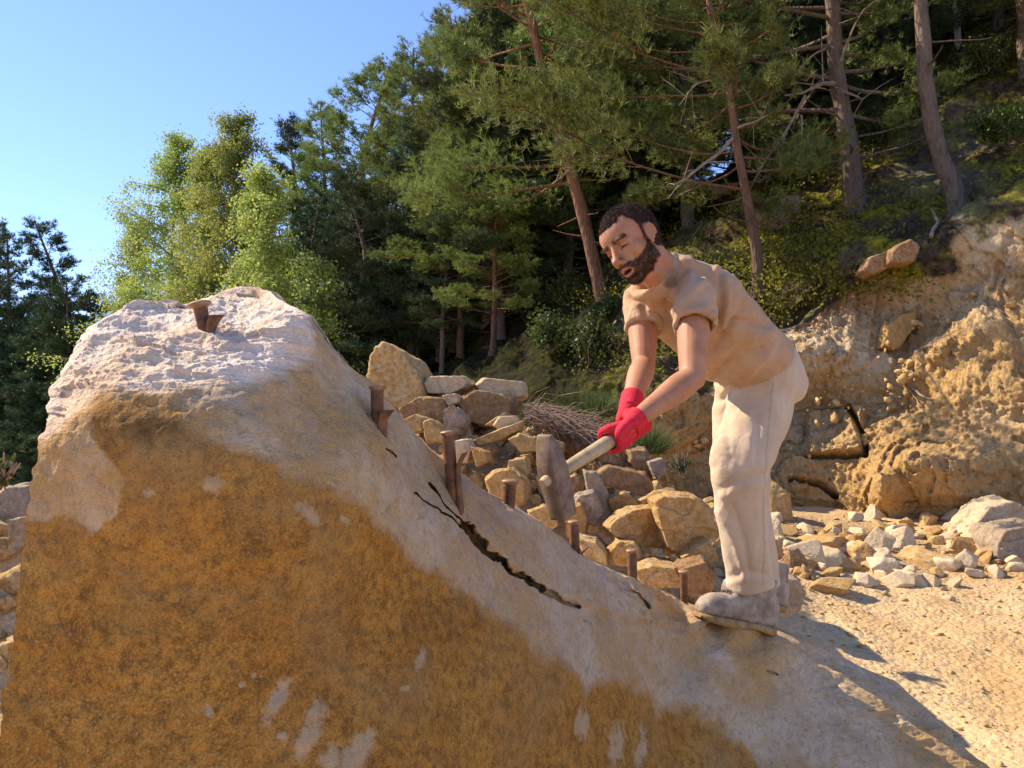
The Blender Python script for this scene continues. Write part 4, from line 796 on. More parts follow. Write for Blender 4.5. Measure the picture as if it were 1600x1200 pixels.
    # grass clumps
    for i, (px, py, d, w, lab) in enumerate([(930, 648, 8.4, .20, 'green grass clump behind the twig heap, nearest the raised glove'), (890, 638, 8.7, .14, 'green grass clump behind the twig heap, left of its twin'), (1012, 705, 7.8, .12, 'grassy clump behind the man wrists')]):
        n = 420; T = np.zeros((n, 3)); T[:, :2] = rng.normal(size=(n, 2)) * w * .5; Dr = T * .8 / w + np.array([0, 0, 1.0]); V, F = needles(T, Dr, rng, 2, .30, .011)
        tag(link('grass_clump', mesh_np('grass_clump', V, F, M['grass'], smooth=False), loc=P(px, py, d)), lab, 'grass')
    mb = MB(); rng = np.random.default_rng(21)
    for i in range(900):
        px = rng.uniform(815, 945); py = np.interp(px, [815, 860, 945], [640, 650, 690]) + rng.uniform(-10, 22); p = P(px, py, rng.uniform(5.5, 6.2)); a = rng.normal(-.2, .5); d = np.array([math.cos(a), rng.normal() * .6, math.sin(a) * .9]); L = rng.uniform(.08, .32)
        mid = p + d * L * .5 + rng.normal(size=3) * .02; mb.tube([p, mid, p + d * L + np.array([0, 0, -.05])], [.0035, .003, .0015], 3, caps=False)
    tag(link('twig_heap', mb.mesh('twig_heap', M['twig'])), 'heap of thin dry brown twigs on the right top of the rubble pile', 'twigs')
    # undergrowth on the slope
    rng = np.random.default_rng(31); n = 30000; px = rng.uniform(900, 1700, n); t = rng.uniform(2.6, 5.6, n); t = np.maximum(t, np.interp(px, [900, 950, 1100, 1180, 1260, 1420, 1520], [1.2, 1.7, 2.1, 2.6, 2.85, 2.95, 3.15])); py, d = prof(px, t); Pn = P(px, py, d - .12)
    keep = fbm(Pn * .9, 3, 33) > -.08; Pn = Pn[keep]; Pn += rng.normal(size=Pn.shape) * .10
    V, F = leaves(Pn, rng, .05, .8, 0); tag(link('undergrowth', mesh_np('undergrowth', V, F, M['moss_leaf'], smooth=False)), 'mossy undergrowth on the shaded slope under the pines', 'undergrowth', kind='stuff')
    # roots and dead sticks hanging over the lip
    for i, (pl, r, lab) in enumerate([([(1455, 370, 9.75), (1470, 350, 9.7), (1462, 325, 9.9)], .03, 'short pale root stump on the cliff lip under the curved pine'), ([(1295, 332, 10.9), (1330, 328, 10.8), (1358, 345, 10.7)], .018, 'bleached stick lying on the moss under the stout pine'),
          ([(1400, 588, 9.0), (1435, 615, 8.95), (1468, 628, 8.95)], .02, 'forked root crossing the cliff face under the long stone'), ([(1412, 600, 9.0), (1430, 625, 8.95), (1448, 645, 8.95)], .014, 'lower thin root beside the forked one on the cliff face'),
          ([(1075, 380, 10.6), (1100, 350, 10.5), (1118, 335, 10.5)], .02, 'dead branch leaning behind the man back'), ([(1180, 745, 8.6), (1215, 690, 8.6), (1222, 720, 8.5)], .01, 'thin dry root beside the tall ochre block')]):
        q = np.array([P(a[0], a[1], surf(a[0], a[1]) - .03) for a in pl]); f = np.array([[np.interp(s, [0, 1, 2], q[:, j]) for j in range(3)] for s in np.linspace(0, 2, 12)]); f[1:] += .03 * rng.normal(size=(11, 3)).cumsum(0) * .3
        mb = MB(); mb.tube(f, np.linspace(r, r * .4, 12), 6); tag(link('dead_branch', mb.mesh('dead_branch', M['dead'])), lab, 'branch')
# ---------------------------------------------------------------- iron wedges, hammer
M['iron'] = mat_simple('rusty_iron', (.10, .055, .035), (.24, .12, .06), 40, .75, .5, .002, .3, None, Metallic=.35)
M['iron_worn'] = mat_simple('worn_rusty_iron', (.22, .13, .08), (.40, .24, .15), 50, .6, .4, .0015, .4, None, Metallic=.4)
M['steel'] = mat_simple('dusty_hammer_steel', (.13, .09, .062), (.27, .195, .14), 26, .7, .5, .002, .3, None, Metallic=.2)
M['handle'] = mat_simple('worn_ash_wood', (.36, .25, .125), (.54, .40, .23), 30, .6, .3, .001, .3)
def lathe(mb, base, axis, prof_, n=20, bump=0, seed=0):
    u, v, ax = frame_of(axis); a = np.arange(n) * 2 * np.pi / n; h = np.array([p[0] for p in prof_]); r = np.array([p[1] for p in prof_])
    V = base + ax * h[:, None, None] + r[:, None, None] * (np.cos(a)[None, :, None] * u + np.sin(a)[None, :, None] * v)
    if bump: V = V + bump * fbm(V * 60, 3, seed)[..., None] * ((V - base) - ax * ((V - base) @ ax)[..., None]) / (r.mean() + 1e-9)
    m = len(h); i = np.arange(m - 1)[:, None] * n + np.arange(n)[None]; j = np.arange(m - 1)[:, None] * n + (np.arange(n)[None] + 1) % n
    mb.add(V.reshape(-1, 3), np.stack([i, j, j + n, i + n], -1).reshape(-1, 4))
    for k in (0, m - 1):
        idx = np.arange(n); mb.add(np.vstack([V[k], base + ax * h[k]]), np.stack([idx, (idx + 1) % n, np.full(n, n)], 1))
def iron_wedge(i, bx, by, tx, ty, d, dia, headw, feather, label, tilt=0):
    d = float(BF(bx, by)) + .012; b = P(bx, by, d); t = P(tx, ty, d + tilt); ax = t - b; L = np.linalg.norm(ax); ax /= L; r = dia * d / FPX / 2; hr = headw * d / FPX / 2
    e = bpy.data.objects.new('iron_wedge', None); C.objects.link(e); e.location = b; e.empty_display_size = .05; tag(e, label, 'wedge', 'iron wedges driven into the boulder')
    o = np.zeros(3); mb = MB(); ext = .05
    lathe(mb, -ax * ext, ax, [(0, r * .8), (ext, r * .92), (ext + L * .5, r), (ext + L - hr * .55, r * 1.02)], 20, .0006, i); link('shank', mb.mesh('shank', M['iron']), e)
    mb = MB(); h0 = L - hr * .6; lathe(mb, ax * h0, ax, [(0, r * 1.01), (hr * .18, hr * .88), (hr * .32, hr), (hr * .48, hr * .97), (hr * .58, hr * .7), (hr * .6, hr * .3)], 24, .0012, i + 9); link('struck_head', mb.mesh('struck_head', M['iron_worn']), e)
    u, v, _ = frame_of(ax)
    for (side, top, curl, wd) in feather:
        # curved shim beside the shank whose upper end flares outwards
        s = np.array([side[0], side[1], 0.0]); s -= ax * (s @ ax); s /= np.linalg.norm(s); w2 = np.cross(ax, s); mb = MB(); rows = []
        for q in np.linspace(-ext, top * L, 12):
            f = (q + ext) / (top * L + ext); out = r * 1.05 + curl * max(0, (f - .7) / .3) ** 1.6
            for a in np.linspace(-1, 1, 9): rows.append(ax * q + s * (out + .002 - r * .35 * (a * a) * (1 - .5 * f)) + w2 * a * r * wd * (1 + .5 * max(0, (f - .75) / .25)))
        A = np.array(rows).reshape(12, 9, 3); B = A + s * .005; mb.add(A.reshape(-1, 3), grid_faces(12, 9)); mb.add(B.reshape(-1, 3), grid_faces(12, 9, True))
        for sl1, sl2 in ((A[-1], B[-1]), (A[:, 0], B[:, 0]), (A[:, -1], B[:, -1])):
            V = np.stack([sl1, sl2], 0); mb.add(V.reshape(-1, 3), grid_faces(2, len(sl1)))
        link('feather', mb.mesh('feather', M['iron']), e)
    return e
def build_wedges():
    W = [(322, 524, 311, 471, 1.60, 21, 36, [((.9, -.3), .48, .020, 1.0)], 'rusty wedge on the broken top of the boulder, leftmost of the row', 0),
         (590, 668, 589, 602, 1.64, 20, 27, [((.75, -.65), .42, .020, .85), ((-.9, -.1), .36, .006, .7)], 'rusty wedge with a flared shim, second from the left'),
         (708, 772, 699, 673, 1.84, 20, 24, [((.95, -.2), .64, .022, .9)], 'tallest rusty wedge with one shim curling to the right, third from the left'),
         (796, 797, 798, 749, 2.12, 17, 27, [((-.9, -.3), .8, .004, .9)], 'dark rusty wedge with a wide mushroomed head, fourth from the left'),
         (899, 868, 896, 813, 2.36, 16, 19, [((.9, -.3), .22, .020, 1.0), ((-.9, -.2), .2, .006, .8)], 'wedge below the hammer with a shim lip at its foot, fifth from the left'),
         (989, 916, 987, 858, 2.60, 15, 18, [], 'slim grey brown wedge, sixth from the left'),
         (1069, 945, 1068, 891, 2.84, 12.5, 17, [], 'thin wedge standing just in front of the boot, last on the right')]
    for i, a in enumerate(W): iron_wedge(i, *a)
HA, HB = P(866, 744, 2.05), P(958, 686, 2.25)
HD = (HB - HA) / np.linalg.norm(HB - HA); HU = np.array([0, 0, 1.0]) - HD * HD[2]; HU /= np.linalg.norm(HU); HS = np.cross(HD, HU)
HEND = HA + HD * .47
def build_hammer():
    e = bpy.data.objects.new('sledge_hammer', None); C.objects.link(e); e.location = HA; e.empty_display_size = .1
    tag(e, 'heavy dusty hammer with a pale wooden handle, held in red gloves', 'hammer')
    mb = MB(); rings = []
    for h, a, b in [(-.113, .026, .024), (-.111, .0275, .0255), (-.02, .031, .029), (.02, .031, .029), (.04, .029, .028), (.06, .024, .027), (.09, .015, .025), (.112, .006, .023), (.114, .004, .021), (.1141, .003, .02)]:
        c = .10; pts = [(a, b * (1 - c)), (a * (1 - c), b), (-a * (1 - c), b), (-a, b * (1 - c)), (-a, -b * (1 - c)), (-a * (1 - c), -b), (a * (1 - c), -b), (a, -b * (1 - c))]
        rings.append([HU * h + HD * p[0] + HS * p[1] for p in pts])
    V = np.array(rings); m, n = V.shape[:2]; fine = []
    hs = np.linspace(0, m - 1, 60); V = np.array([[[np.interp(q, np.arange(m), V[:, k, c]) for c in range(3)] for k in range(n)] for q in hs]); m = 60
    V = V + (.0012 * fbm(V * 45, 3, 4))[..., None] * HD
    i = np.arange(m - 1)[:, None] * n + np.arange(n)[None]; j = np.arange(m - 1)[:, None] * n + (np.arange(n)[None] + 1) % n
    mb.add(V.reshape(-1, 3), np.stack([i, j, j + n, i + n], -1).reshape(-1, 4))
    for k in (0, m - 1): idx = np.arange(n); mb.add(np.vstack([V[k], V[k].mean(0)]), np.stack([idx, (idx + 1) % n, np.full(n, n)], 1))
    link('hammer_head', mb.mesh('hammer_head', M['steel'], smooth=False), e)
    mb = MB(); L = .47; ss = np.linspace(-.052, L, 40); c = np.array([HD * s for s in ss]); r = np.interp(ss, [-.052, -.05, -.03, .03, .09, .25, L - .01, L], [.010, .014, .016, .016, .018, .0205, .0205, .015])
    mb.tube(c, r, 16); link('handle', mb.mesh('handle', M['handle']), e)
# ---------------------------------------------------------------- the man
def mat_skin():
    t = NT('skin'); v = t.coord(); n1 = t.noise(v, 18, 4, .6); n2 = t.noise(v, 140, 3, .6)
    col = t.mix(t.ramp(n1, [(.35, 0), (.65, 1)]), (.38, .165, .080), (.47, .225, .12))
    col = t.mix(t.math('MULTIPLY', t.attr('mask', 0), .8), col, (.085, .045, .03)); col = t.mix(t.attr('mask', 1), col, (.50, .17, .13)); col = t.mix(t.attr('mask', 2), col, (.035, .015, .012))
    return t.done(t.bsdf(col, .55, t.bump(n2, .25, .0015), .35, **{'Subsurface Weight': .12, 'Subsurface Scale': .01}))
def mat_cloth(name, a, b, dirt, weave=900, fs=1.0):
    t = NT(name); v = t.coord(); n1 = t.noise(v, 7, 5, .6); n2 = t.noise(v, 30, 4, .6); n3 = t.noise(v, weave, 2, .5); n4 = t.noise(v, 16, 3, .5, .6)
    col = t.mix(t.ramp(n1, [(.35, 0), (.65, 1)]), a, b); m = t.math('ADD', t.attr('mask', 0), t.math('MULTIPLY', t.math('SUBTRACT', n2, .5), .8))
    col = t.mix(t.ramp(m, [(.3, 0), (.9, .85)]), col, dirt); col = t.mix(t.attr('mask', 1), col, tuple(x * .45 for x in a))
    n5 = t.noise(t.coord('Object', (1.0, 2.2, .8)), 24, 4, .55, .8); h = t.math('ADD', t.math('MULTIPLY', t.math('ADD', n4, t.math('MULTIPLY', n5, fs)), 1.0), t.math('MULTIPLY', n3, .05))
    return t.done(t.bsdf(col, .95, t.bump(h, .6, .012), .08, **{'Sheen Weight': .15}))
M['skin'] = mat_skin()
M['shirt'] = mat_cloth('beige_cotton', (.41, .25, .145), (.49, .32, .195), (.14, .10, .07))
M['trousers'] = mat_cloth('cream_work_cotton', a=(.50, .375, .25), b=(.59, .46, .33), dirt=(.34, .23, .13), fs=.22)
M['hair'] = mat_simple('dark_brown_hair', (.022, .013, .009), (.07, .042, .030), 60, .8, .2, .001, .15)
M['beard'] = mat_simple('brown_beard_hair', (.045, .023, .013), (.11, .058, .032), 60, .8, .2, .001, .15)
M['glove'] = mat_simple('red_knit', (.55, .015, .03), (.68, .035, .06), 60, .8, .5, .0012, .2, 420)
M['glove_palm'] = mat_simple('black_rubber_coating', (.02, .02, .02), (.06, .05, .05), 60, .6, .3, .001, .3)
M['boot'] = mat_simple('dusty_grey_leather', (.19, .15, .115), (.40, .33, .26), 18, .8, .4, .002, .2)
M['sole'] = mat_simple('yellow_brown_rubber', (.22, .14, .06), (.38, .25, .11), 30, .85, .4, .003, .2)
M['lace'] = mat_simple('dark_laces', (.04, .03, .03), (.10, .08, .07), 60, .8, .3, .001, .2)
M['eye'] = mat_simple('eye_white', (.55, .5, .47), (.6, .55, .5), 30, .3, 0, .001, .5)
def remesh(mb, voxel, it=3):
    me = mb.mesh('tmp'); o = link('tmp', me); md = o.modifiers.new('r', 'REMESH'); md.mode = 'VOXEL'; md.voxel_size = voxel; md.use_smooth_shade = True
    if it: s = o.modifiers.new('s', 'SMOOTH'); s.factor = .5; s.iterations = it
    dg = bpy.context.evaluated_depsgraph_get(); ev = o.evaluated_get(dg).to_mesh(); n = len(ev.vertices); V = np.empty(n * 3, np.float32); ev.vertices.foreach_get('co', V)
    ls = len(ev.loops); li = np.empty(ls, np.int32); ev.loops.foreach_get('vertex_index', li); tot = np.empty(len(ev.polygons), np.int32); ev.polygons.foreach_get('loop_total', tot)
    assert (tot == 4).all(); F = li.reshape(-1, 4).copy(); o.to_mesh_clear(); bpy.data.objects.remove(o); bpy.data.meshes.remove(me); return V.reshape(-1, 3).astype(float), F
def vnormals(V, F):
    fn = np.cross(V[F[:, 2]] - V[F[:, 0]], V[F[:, 3]] - V[F[:, 1]]); n = np.zeros_like(V)
    for k in range(4): np.add.at(n, F[:, k], fn)
    return n / (np.linalg.norm(n, axis=1, keepdims=True) + 1e-12)
def ell(mb, c, A, r, lv=3):
    """ellipsoid: A rows are the axes"""
    d, F = ico(lv); mb.add(np.asarray(c) + (d * np.asarray(r)) @ np.asarray(A), F)
def limb(mb, pts, rad, n=18, flat=None, A=None, cap=True):
    """smoothly tapering limb through pts; rounded ends"""
    pts = np.asarray(pts, float); rad = np.asarray(rad, float); m = len(pts); s = np.linspace(0, m - 1, (m - 1) * 6 + 1)
    def cr(Y):
        out = []
        for q in s:
            k = min(int(q), m - 2); f = q - k; p0, p1, p2, p3 = Y[max(k - 1, 0)], Y[k], Y[k + 1], Y[min(k + 2, m - 1)]
            out.append(.5 * (2 * p1 + (p2 - p0) * f + (2 * p0 - 5 * p1 + 4 * p2 - p3) * f * f + (3 * p1 - p0 - 3 * p2 + p3) * f ** 3))
        return np.array(out)
    pp, rr = cr(pts), cr(rad); mb.tube(pp, rr, n)
    if cap:
        for k in (0, -1): ell(mb, pp[k], np.eye(3), (rr[k],) * 3, 2)
def loft(mb, secs, n=32, power=2.3):
    rings = []; a = np.arange(n) * 2 * np.pi / n; ca, sa = np.cos(a), np.sin(a); ca = np.sign(ca) * np.abs(ca) ** (2 / power); sa = np.sign(sa) * np.abs(sa) ** (2 / power)
    for c, X, Y, rx, ry in secs: rings.append(c + ca[:, None] * np.asarray(X) * rx + sa[:, None] * np.asarray(Y) * ry)
    V = np.array(rings); m = len(rings); i = np.arange(m - 1)[:, None] * n + np.arange(n)[None]; j = np.arange(m - 1)[:, None] * n + (np.arange(n)[None] + 1) % n
    mb.add(V.reshape(-1, 3), np.stack([i, j, j + n, i + n], -1).reshape(-1, 4))
    for k in (0, m - 1): idx = np.arange(n); mb.add(np.vstack([V[k], V[k].mean(0)]), np.stack([idx, (idx + 1) % n, np.full(n, n)], 1))
nrm = lambda v: np.asarray(v, float) / np.linalg.norm(v)
def pj(x, y, d): return P(x, y, d)
# joints
PEL = pj(1186, 572, 2.96); NECK = pj(1040, 428, 2.60); SP = nrm(NECK - PEL); LATP = nrm(np.array([.42, -.90, 0]) - SP * (np.array([.42, -.90, 0]) @ SP)); LAT = nrm(np.array([.65, -.76, 0]) - SP * (np.array([.65, -.76, 0]) @ SP)); FRT = np.cross(LAT, SP)
SHL, SHR = pj(1084, 470, 2.52), pj(1003, 474, 2.76); ELL_, WRL = pj(1082, 590, 2.38), pj(992, 657, 2.24); ELR, WRR = pj(1006, 570, 2.62), pj(983, 636, 2.40)
HPL, HPR = pj(1198, 590, 2.90), pj(1168, 590, 3.06); KNL, KNR = pj(1156, 735, 2.77), pj(1160, 735, 3.04); ANL, ANR = pj(1181, 932, 2.885), pj(1182, 925, 3.10)
HF = nrm([-.70, -.57, -.43]); HUP = nrm([-.53, 0, .85]); HUP = nrm(HUP - HF * (HUP @ HF)); HL = np.cross(HUP, HF); HO = pj(987, 378, 2.47); HSC = 1.02
hd = lambda f, l, u: HO + HSC * (HF * f + HL * l + HUP * u)
def hloc(V): q = (V - HO) / HSC; return q @ HF, q @ HL, q @ HUP
def grip(mb, c, wrist, thumb_sgn, wrap_sgn, cuff):
    """hand closed round the hammer handle at c: palm, four bent fingers, a thumb"""
    ax = HD; r = .0195; w = wrist - c; w = w - ax * (w @ ax); e1 = nrm(w + nrm(CAM - c) * .02); e1 = nrm(e1 - ax * (e1 @ ax)); e2 = np.cross(ax, e1) * wrap_sgn
    pt = lambda ang, R_, z: c + ax * z + R_ * (e1 * math.cos(R(ang)) + e2 * math.sin(R(ang)))
    kn = pt(38, r + .022, 0); back = wrist
    # palm: from the wrist to the knuckle row
    for z in np.linspace(-.030, .030, 4): limb(mb, [wrist + ax * z * .45, (wrist + pt(-8, r + .020, z)) / 2 + e1 * .004, pt(5, r + .018, z), pt(40, r + .015, z)], [.021, .020, .0175, .0125], 12)
    for k, (z, s) in enumerate(zip((.033, .0115, -.0105, -.032), (.93, 1.0, .96, .82))):
        rf = .0102 * (.92 + .08 * s); z2 = z * thumb_sgn
        limb(mb, [pt(36, r + .015, z2), pt(78, r + .015 * s, z2 * 1.02), pt(128, r + .0105, z2 * 1.03), pt(178, r + .0100, z2), pt(222 + 14 * s, r + .0092, z2 * .97)], [rf * 1.12, rf * 1.08, rf, rf * .95, rf * .82], 12)
    z0 = .030 * thumb_sgn
    limb(mb, [wrist * .45 + pt(-30, r + .012, z0) * .55, pt(-48, r + .016, z0 * 1.15), pt(-92, r + .013, z0 * 1.35), pt(-138, r + .010, z0 * 1.2)], [.017, .0145, .0115, .0092], 12)
    cl_ = .060 if thumb_sgn * wrap_sgn > 0 else .016
    limb(mb, [wrist * .6 + pt(0, r + .018, 0) * .4, wrist, wrist + nrm(cuff - wrist) * cl_ * .5, wrist + nrm(cuff - wrist) * cl_], [.030, .032, .034, .037], 18, cap=False)
    return c
def build_person():
    rng = np.random.default_rng(2)
    mb = MB(); I = np.eye(3); A = np.array([HF, HL, HUP])
    E = lambda f, l, u, rf, rl, ru: ell(mb, hd(f, l, u), A, np.array([rf, rl, ru]) * HSC)
    E(-.012, 0, .032, .098, .0765, .086); E(-.035, 0, .005, .068, .066, .07); E(.022, 0, -.028, .064, .062, .085); E(.045, 0, .035, .048, .060, .05)
    E(.022, 0, -.078, .062, .050, .036); E(.066, 0, -.103, .024, .026, .019); E(.055, 0, -.070, .040, .040, .034)
    for s in (-1, 1):
        E(.078, s * .026, .017, .014, .026, .009); E(.046, s * .040, -.030, .026, .024, .032); E(.000, s * .052, -.070, .030, .012, .030)
        E(.096, s * .0125, -.047, .011, .008, .008); E(.069, s * .031, -.001, .0155, .0155, .012); E(.052, s * .043, .004, .02, .014, .02)
        # ear: rim, lobe, bowl
        rim = [hd(.010 - .022 * (1 - math.cos(a)) * .8, s * (.074 + .008 * math.sin(a * .5)), -.010 + .025 * math.sin(a - .2)) for a in np.linspace(-.9, 3.8, 9)]
        limb(mb, rim, [.0040] * 9, 8); E(-.008, s * .073, -.012, .016, .006, .024); E(.004, s * .075, -.036, .008, .005, .008)
    limb(mb, [hd(.082, 0, .012), hd(.092, 0, -.010), hd(.102, 0, -.028), hd(.107, 0, -.037)], [.009 * HSC, .0095 * HSC, .011 * HSC, .0135 * HSC], 14)
    E(.084, 0, -.064, .014, .030, .012); E(.091, 0, -.067, .0085, .021, .0055); E(.086, 0, -.089, .0095, .019, .0065); E(.076, 0, -.086, .014, .026, .014)
    limb(mb, [hd(-.030, 0, -.02), pj(1018, 408, 2.53), NECK + SP * .0], [.058, .058, .066], 20); limb(mb, [hd(.02, 0, -.085), pj(1022, 430, 2.53), NECK + FRT * .03], [.038, .045, .05], 16)
    # trunk and legs under the clothes
    tors = [(-.03, .120, .085), (.12, .115, .08), (.30, .125, .08), (.46, .13, .075), (.54, .115, .055), (.60, .07, .05)]
    loft(mb, [(PEL + SP * s + FRT * .02, LAT, FRT, a, b) for s, a, b in tors])
    for sh, el, wr, th in ((SHL, ELL_, WRL, 1), (SHR, ELR, WRR, -1)):
        limb(mb, [sh, sh * .55 + el * .45, sh * .12 + el * .88, el], [.048, .050, .041, .037], 20)
        fd = nrm(wr - el); out = nrm(np.cross(fd, nrm(sh - el))); limb(mb, [el, el * .75 + wr * .25, el * .35 + wr * .65, wr], [.037, .0425, .033, .0255], 20)
        ell(mb, el - nrm(nrm(sh - el) + nrm(wr - el)) * .012, I, (.030,) * 3, 2); limb(mb, [NECK * .8 + sh * .2 - SP * .06, NECK * .3 + sh * .7 - SP * .03 + FRT * .01, sh], [.045, .042, .044])
    for hp, kn, an in ((HPL, KNL, ANL), (HPR, KNR, ANR)): limb(mb, [hp, hp * .5 + kn * .5, kn, kn * .55 + an * .45, an], [.085, .075, .058, .046, .027], 16)
    limb(mb, [WRL, WRL * .4 + (HA + HD * .285) * .6], [.026, .018]); limb(mb, [WRR, WRR * .4 + (HA + HD * .40) * .6], [.026, .018])
    V, F = remesh(mb, .0036, 2)
    f, l, u = hloc(V); near = (np.abs(f) < .2) & (np.abs(l) < .12) & (np.abs(u) < .16)
    def brush(c, r, d):
        nonlocal V
        w_ = np.exp(-(((f - c[0]) / r[0]) ** 2 + ((l - c[1]) / r[1]) ** 2 + ((u - c[2]) / r[2]) ** 2)); V = V + (HF * d[0] + HL * d[1] + HUP * d[2]) * (w_ * HSC)[:, None]
    for s in (-1, 1):
        brush((.085, s * .019, .001), (.016, .008, .008), (-.007, 0, 0)); brush((.080, s * .032, .008), (.016, .016, .0035), (-.004, 0, 0)); brush((.080, s * .032, -.010), (.016, .015, .0035), (-.004, 0, 0)); brush((.07, s * .045, -.055), (.02, .012, .02), (0, -s * .006, 0)); brush((-.004, s * .085, -.010), (.009, .01, .012), (0, -s * .006, 0))
        brush((.09, s * .02, -.058), (.012, .005, .008), (-.003, 0, 0))
    brush((.10, 0, -.078), (.018, .016, .0048), (-.016, 0, 0)); brush((.088, 0, -.098), (.02, .02, .006), (-.005, 0, 0))
    f, l, u = hloc(V); N = vnormals(V, F)
    jit = .004 * fbm(np.stack([f, l, u], 1) * 120, 2, 9)
    head = near & (u > -.13)
    hairline = np.where(f > .035, .060 + .30 * (.09 - f), .045) ; hairline = np.where(f < .035, np.interp(f, [-.2, -.028, -.020, .004, .012, .022, .035], [-.058, -.055, -.030, .018, -.030, .045, .062]), hairline)
    hairline = np.where(np.abs(l) < .045, np.where(f > .02, .060 + .12 * np.abs(l), hairline), hairline)
    ear = (np.abs(l) > .0735) & (f > -.032) & (f < .018) & (u < .02) & (u > -.05)
    hairm = head & (u > hairline + jit) & ~ear
    bl = np.interp(f, [-.01, .008, .02, .05, .075, .10], [-.02, -.022, -.036, -.052, -.058, -.056])
    lips = (((l / .024) ** 2 + ((u + .0775) / .0150) ** 2) < 1) & (f > .07)
    mous = (u < -.0535) & (f > .078) & (np.abs(l) < .034)
    under = (u < np.interp(f, [0, .03, .09], [-.095, -.120, -.2]))
    beardm = head & (((u < bl + jit * .6) & (f > -.006)) | mous) & ~lips & ~ear & ~((u < -.112) & (f < .035)) & ~((f < .012) & (u < -.09))
    beardm &= ~((u < -.092) & (u > -.0975) & (np.abs(l) < .008) & (f > .07) & False)
    brow = head & (f > .055) & (np.abs(np.abs(l) - .031) < .020) & (np.abs(u - (.0180 + .0 * l)) < .0056 + jit * .2)
    lash = head & (f > .06) & (np.abs(np.abs(l) - .031) < .0135) & (np.abs(u + .0075 + .3 * (np.abs(l) - .031) ** 2 * 60) < .0026)
    mouthin = head & (((l / .019) ** 2 + ((u + .0775) / .0062) ** 2) < 1) & (f > .065)
    m = np.stack([np.clip(beardm * .93 + hairm * .95 + brow * .75, 0, 1), (lips & head) * .75, (mouthin * 1.0 + lash * .9).clip(0, 1)], 1).astype(float)
    body = mesh_np('person', V, F, M['skin'], cols={'mask': m}); person = link('person', body)
    tag(person, 'bearded man in beige t-shirt and pale trousers bending forward, both red gloved hands on a hammer handle', 'person')
    person['label'] = 'bearded man in beige t-shirt and dusty pale trousers bending over the boulder with a hammer'
    def shell(mask, off, amp, name, mat, seed):
        fm = mask[F].all(1); idx = np.unique(F[fm]); mp = -np.ones(len(V), int); mp[idx] = np.arange(len(idx)); VV = V[idx]; NN = N[idx]; ff = mp[F[fm]]
        cnt = np.zeros(len(V)); np.add.at(cnt, F[fm].ravel(), 1); inner = (cnt[idx] >= 4)
        VV = VV + NN * (np.where(inner, off, -.002) + amp * np.where(inner, fbm(VV * 130, 3, seed), 0))[:, None]; return VV, ff, idx
    def strands(idx, k, ln, wd, comb, name, mat, base_off, rr):
        s = rng.choice(idx, k); b = V[s] + N[s] * base_off + rng.normal(size=(k, 3)) * .002; d = N[s] * rr + comb(s) + rng.normal(size=(k, 3)) * .22; d /= np.linalg.norm(d, axis=1, keepdims=True)
        sd_ = np.cross(d, rng.normal(size=(k, 3))); sd_ /= np.linalg.norm(sd_, axis=1, keepdims=True); L = ln * rng.uniform(.5, 1.1, (k, 1))
        return np.stack([b - sd_ * wd / 2, b + sd_ * wd / 2, b + d * L], 1).reshape(-1, 3), np.arange(k * 3).reshape(-1, 3)
    for nm, mask, off, amp, mt, k, ln, wd, rr in (('hair', hairm, .0030, .0040, 'hair', 30000, .0075, .0007, .45), ('beard', beardm, .0002, .0018, 'beard', 20000, .0055, .0006, .5)):
        VV, ff, idx = shell(mask, off, amp, nm, mt, 3); topm = (u[idx] > .03) if nm == 'hair' else np.ones(len(idx), bool)
        comb = (lambda s: (np.outer(.5 * (u[s] > .03), HUP) + np.outer(.6 * (u[s] > .06) * (f[s] > 0), HF) - np.outer(.5 * (f[s] < -.03), HUP))) if nm == 'hair' else (lambda s: np.outer(np.full(len(s), -.5), HUP) + np.outer(np.full(len(s), .25), HF))
        h = MB(); h.add(VV, ff); ids = idx
        if nm == 'hair': side = (u[idx] < .02); ids = np.concatenate([idx[~side], idx[~side], idx[side]])
        a, b = strands(ids, k, ln, wd, comb, nm, mt, off * .5, rr); h.add(a, b); link(nm, h.mesh(nm, M[mt]), person)
    # eyebrows
    bi = np.where(brow)[0]
    if len(bi): h = MB(); a, b = strands(bi, 1600, .0055, .0008, lambda s: np.outer(np.sign(l[s]), HL) * .8, '', '', .0004, .4); h.add(a, b); link('eyebrows', h.mesh('eyebrows', M['hair']), person)
    # ---- shirt
    ring4 = [pj(1031, 391, 2.62), pj(1040, 428, 2.50), pj(1006, 464, 2.52), pj(990, 440, 2.66)]; RC = np.mean(ring4, 0); RX = nrm(ring4[1] - ring4[3]); RY = ring4[2] - ring4[0]; RY = nrm(RY - RX * (RY @ RX)); RN = np.cross(RX, RY); RN *= np.sign(RN @ SP)
    mb = MB(); S = lambda s, a, b, df=0, dl=0: (PEL + SP * s + FRT * df + LAT * dl, LAT, FRT, a, b)
    loft(mb, [(PEL + SP * .050 + FRT * .006, LATP, nrm(FRT + .48 * SP), .156, .148), (PEL + SP * .10 + FRT * .014, nrm(LATP + LAT), nrm(FRT + .3 * SP), .162, .138), S(.16, .168, .126, .024), S(.27, .172, .122, .020), S(.38, .180, .118, .014), S(.47, .182, .110, .010), S(.525, .158, .095, .006), S(.58, .115, .086, .008), (RC * .6 + (NECK - SP * .02) * .4, RX, RY, .092, .090), (RC, RX, RY, .076, .084)], 48)
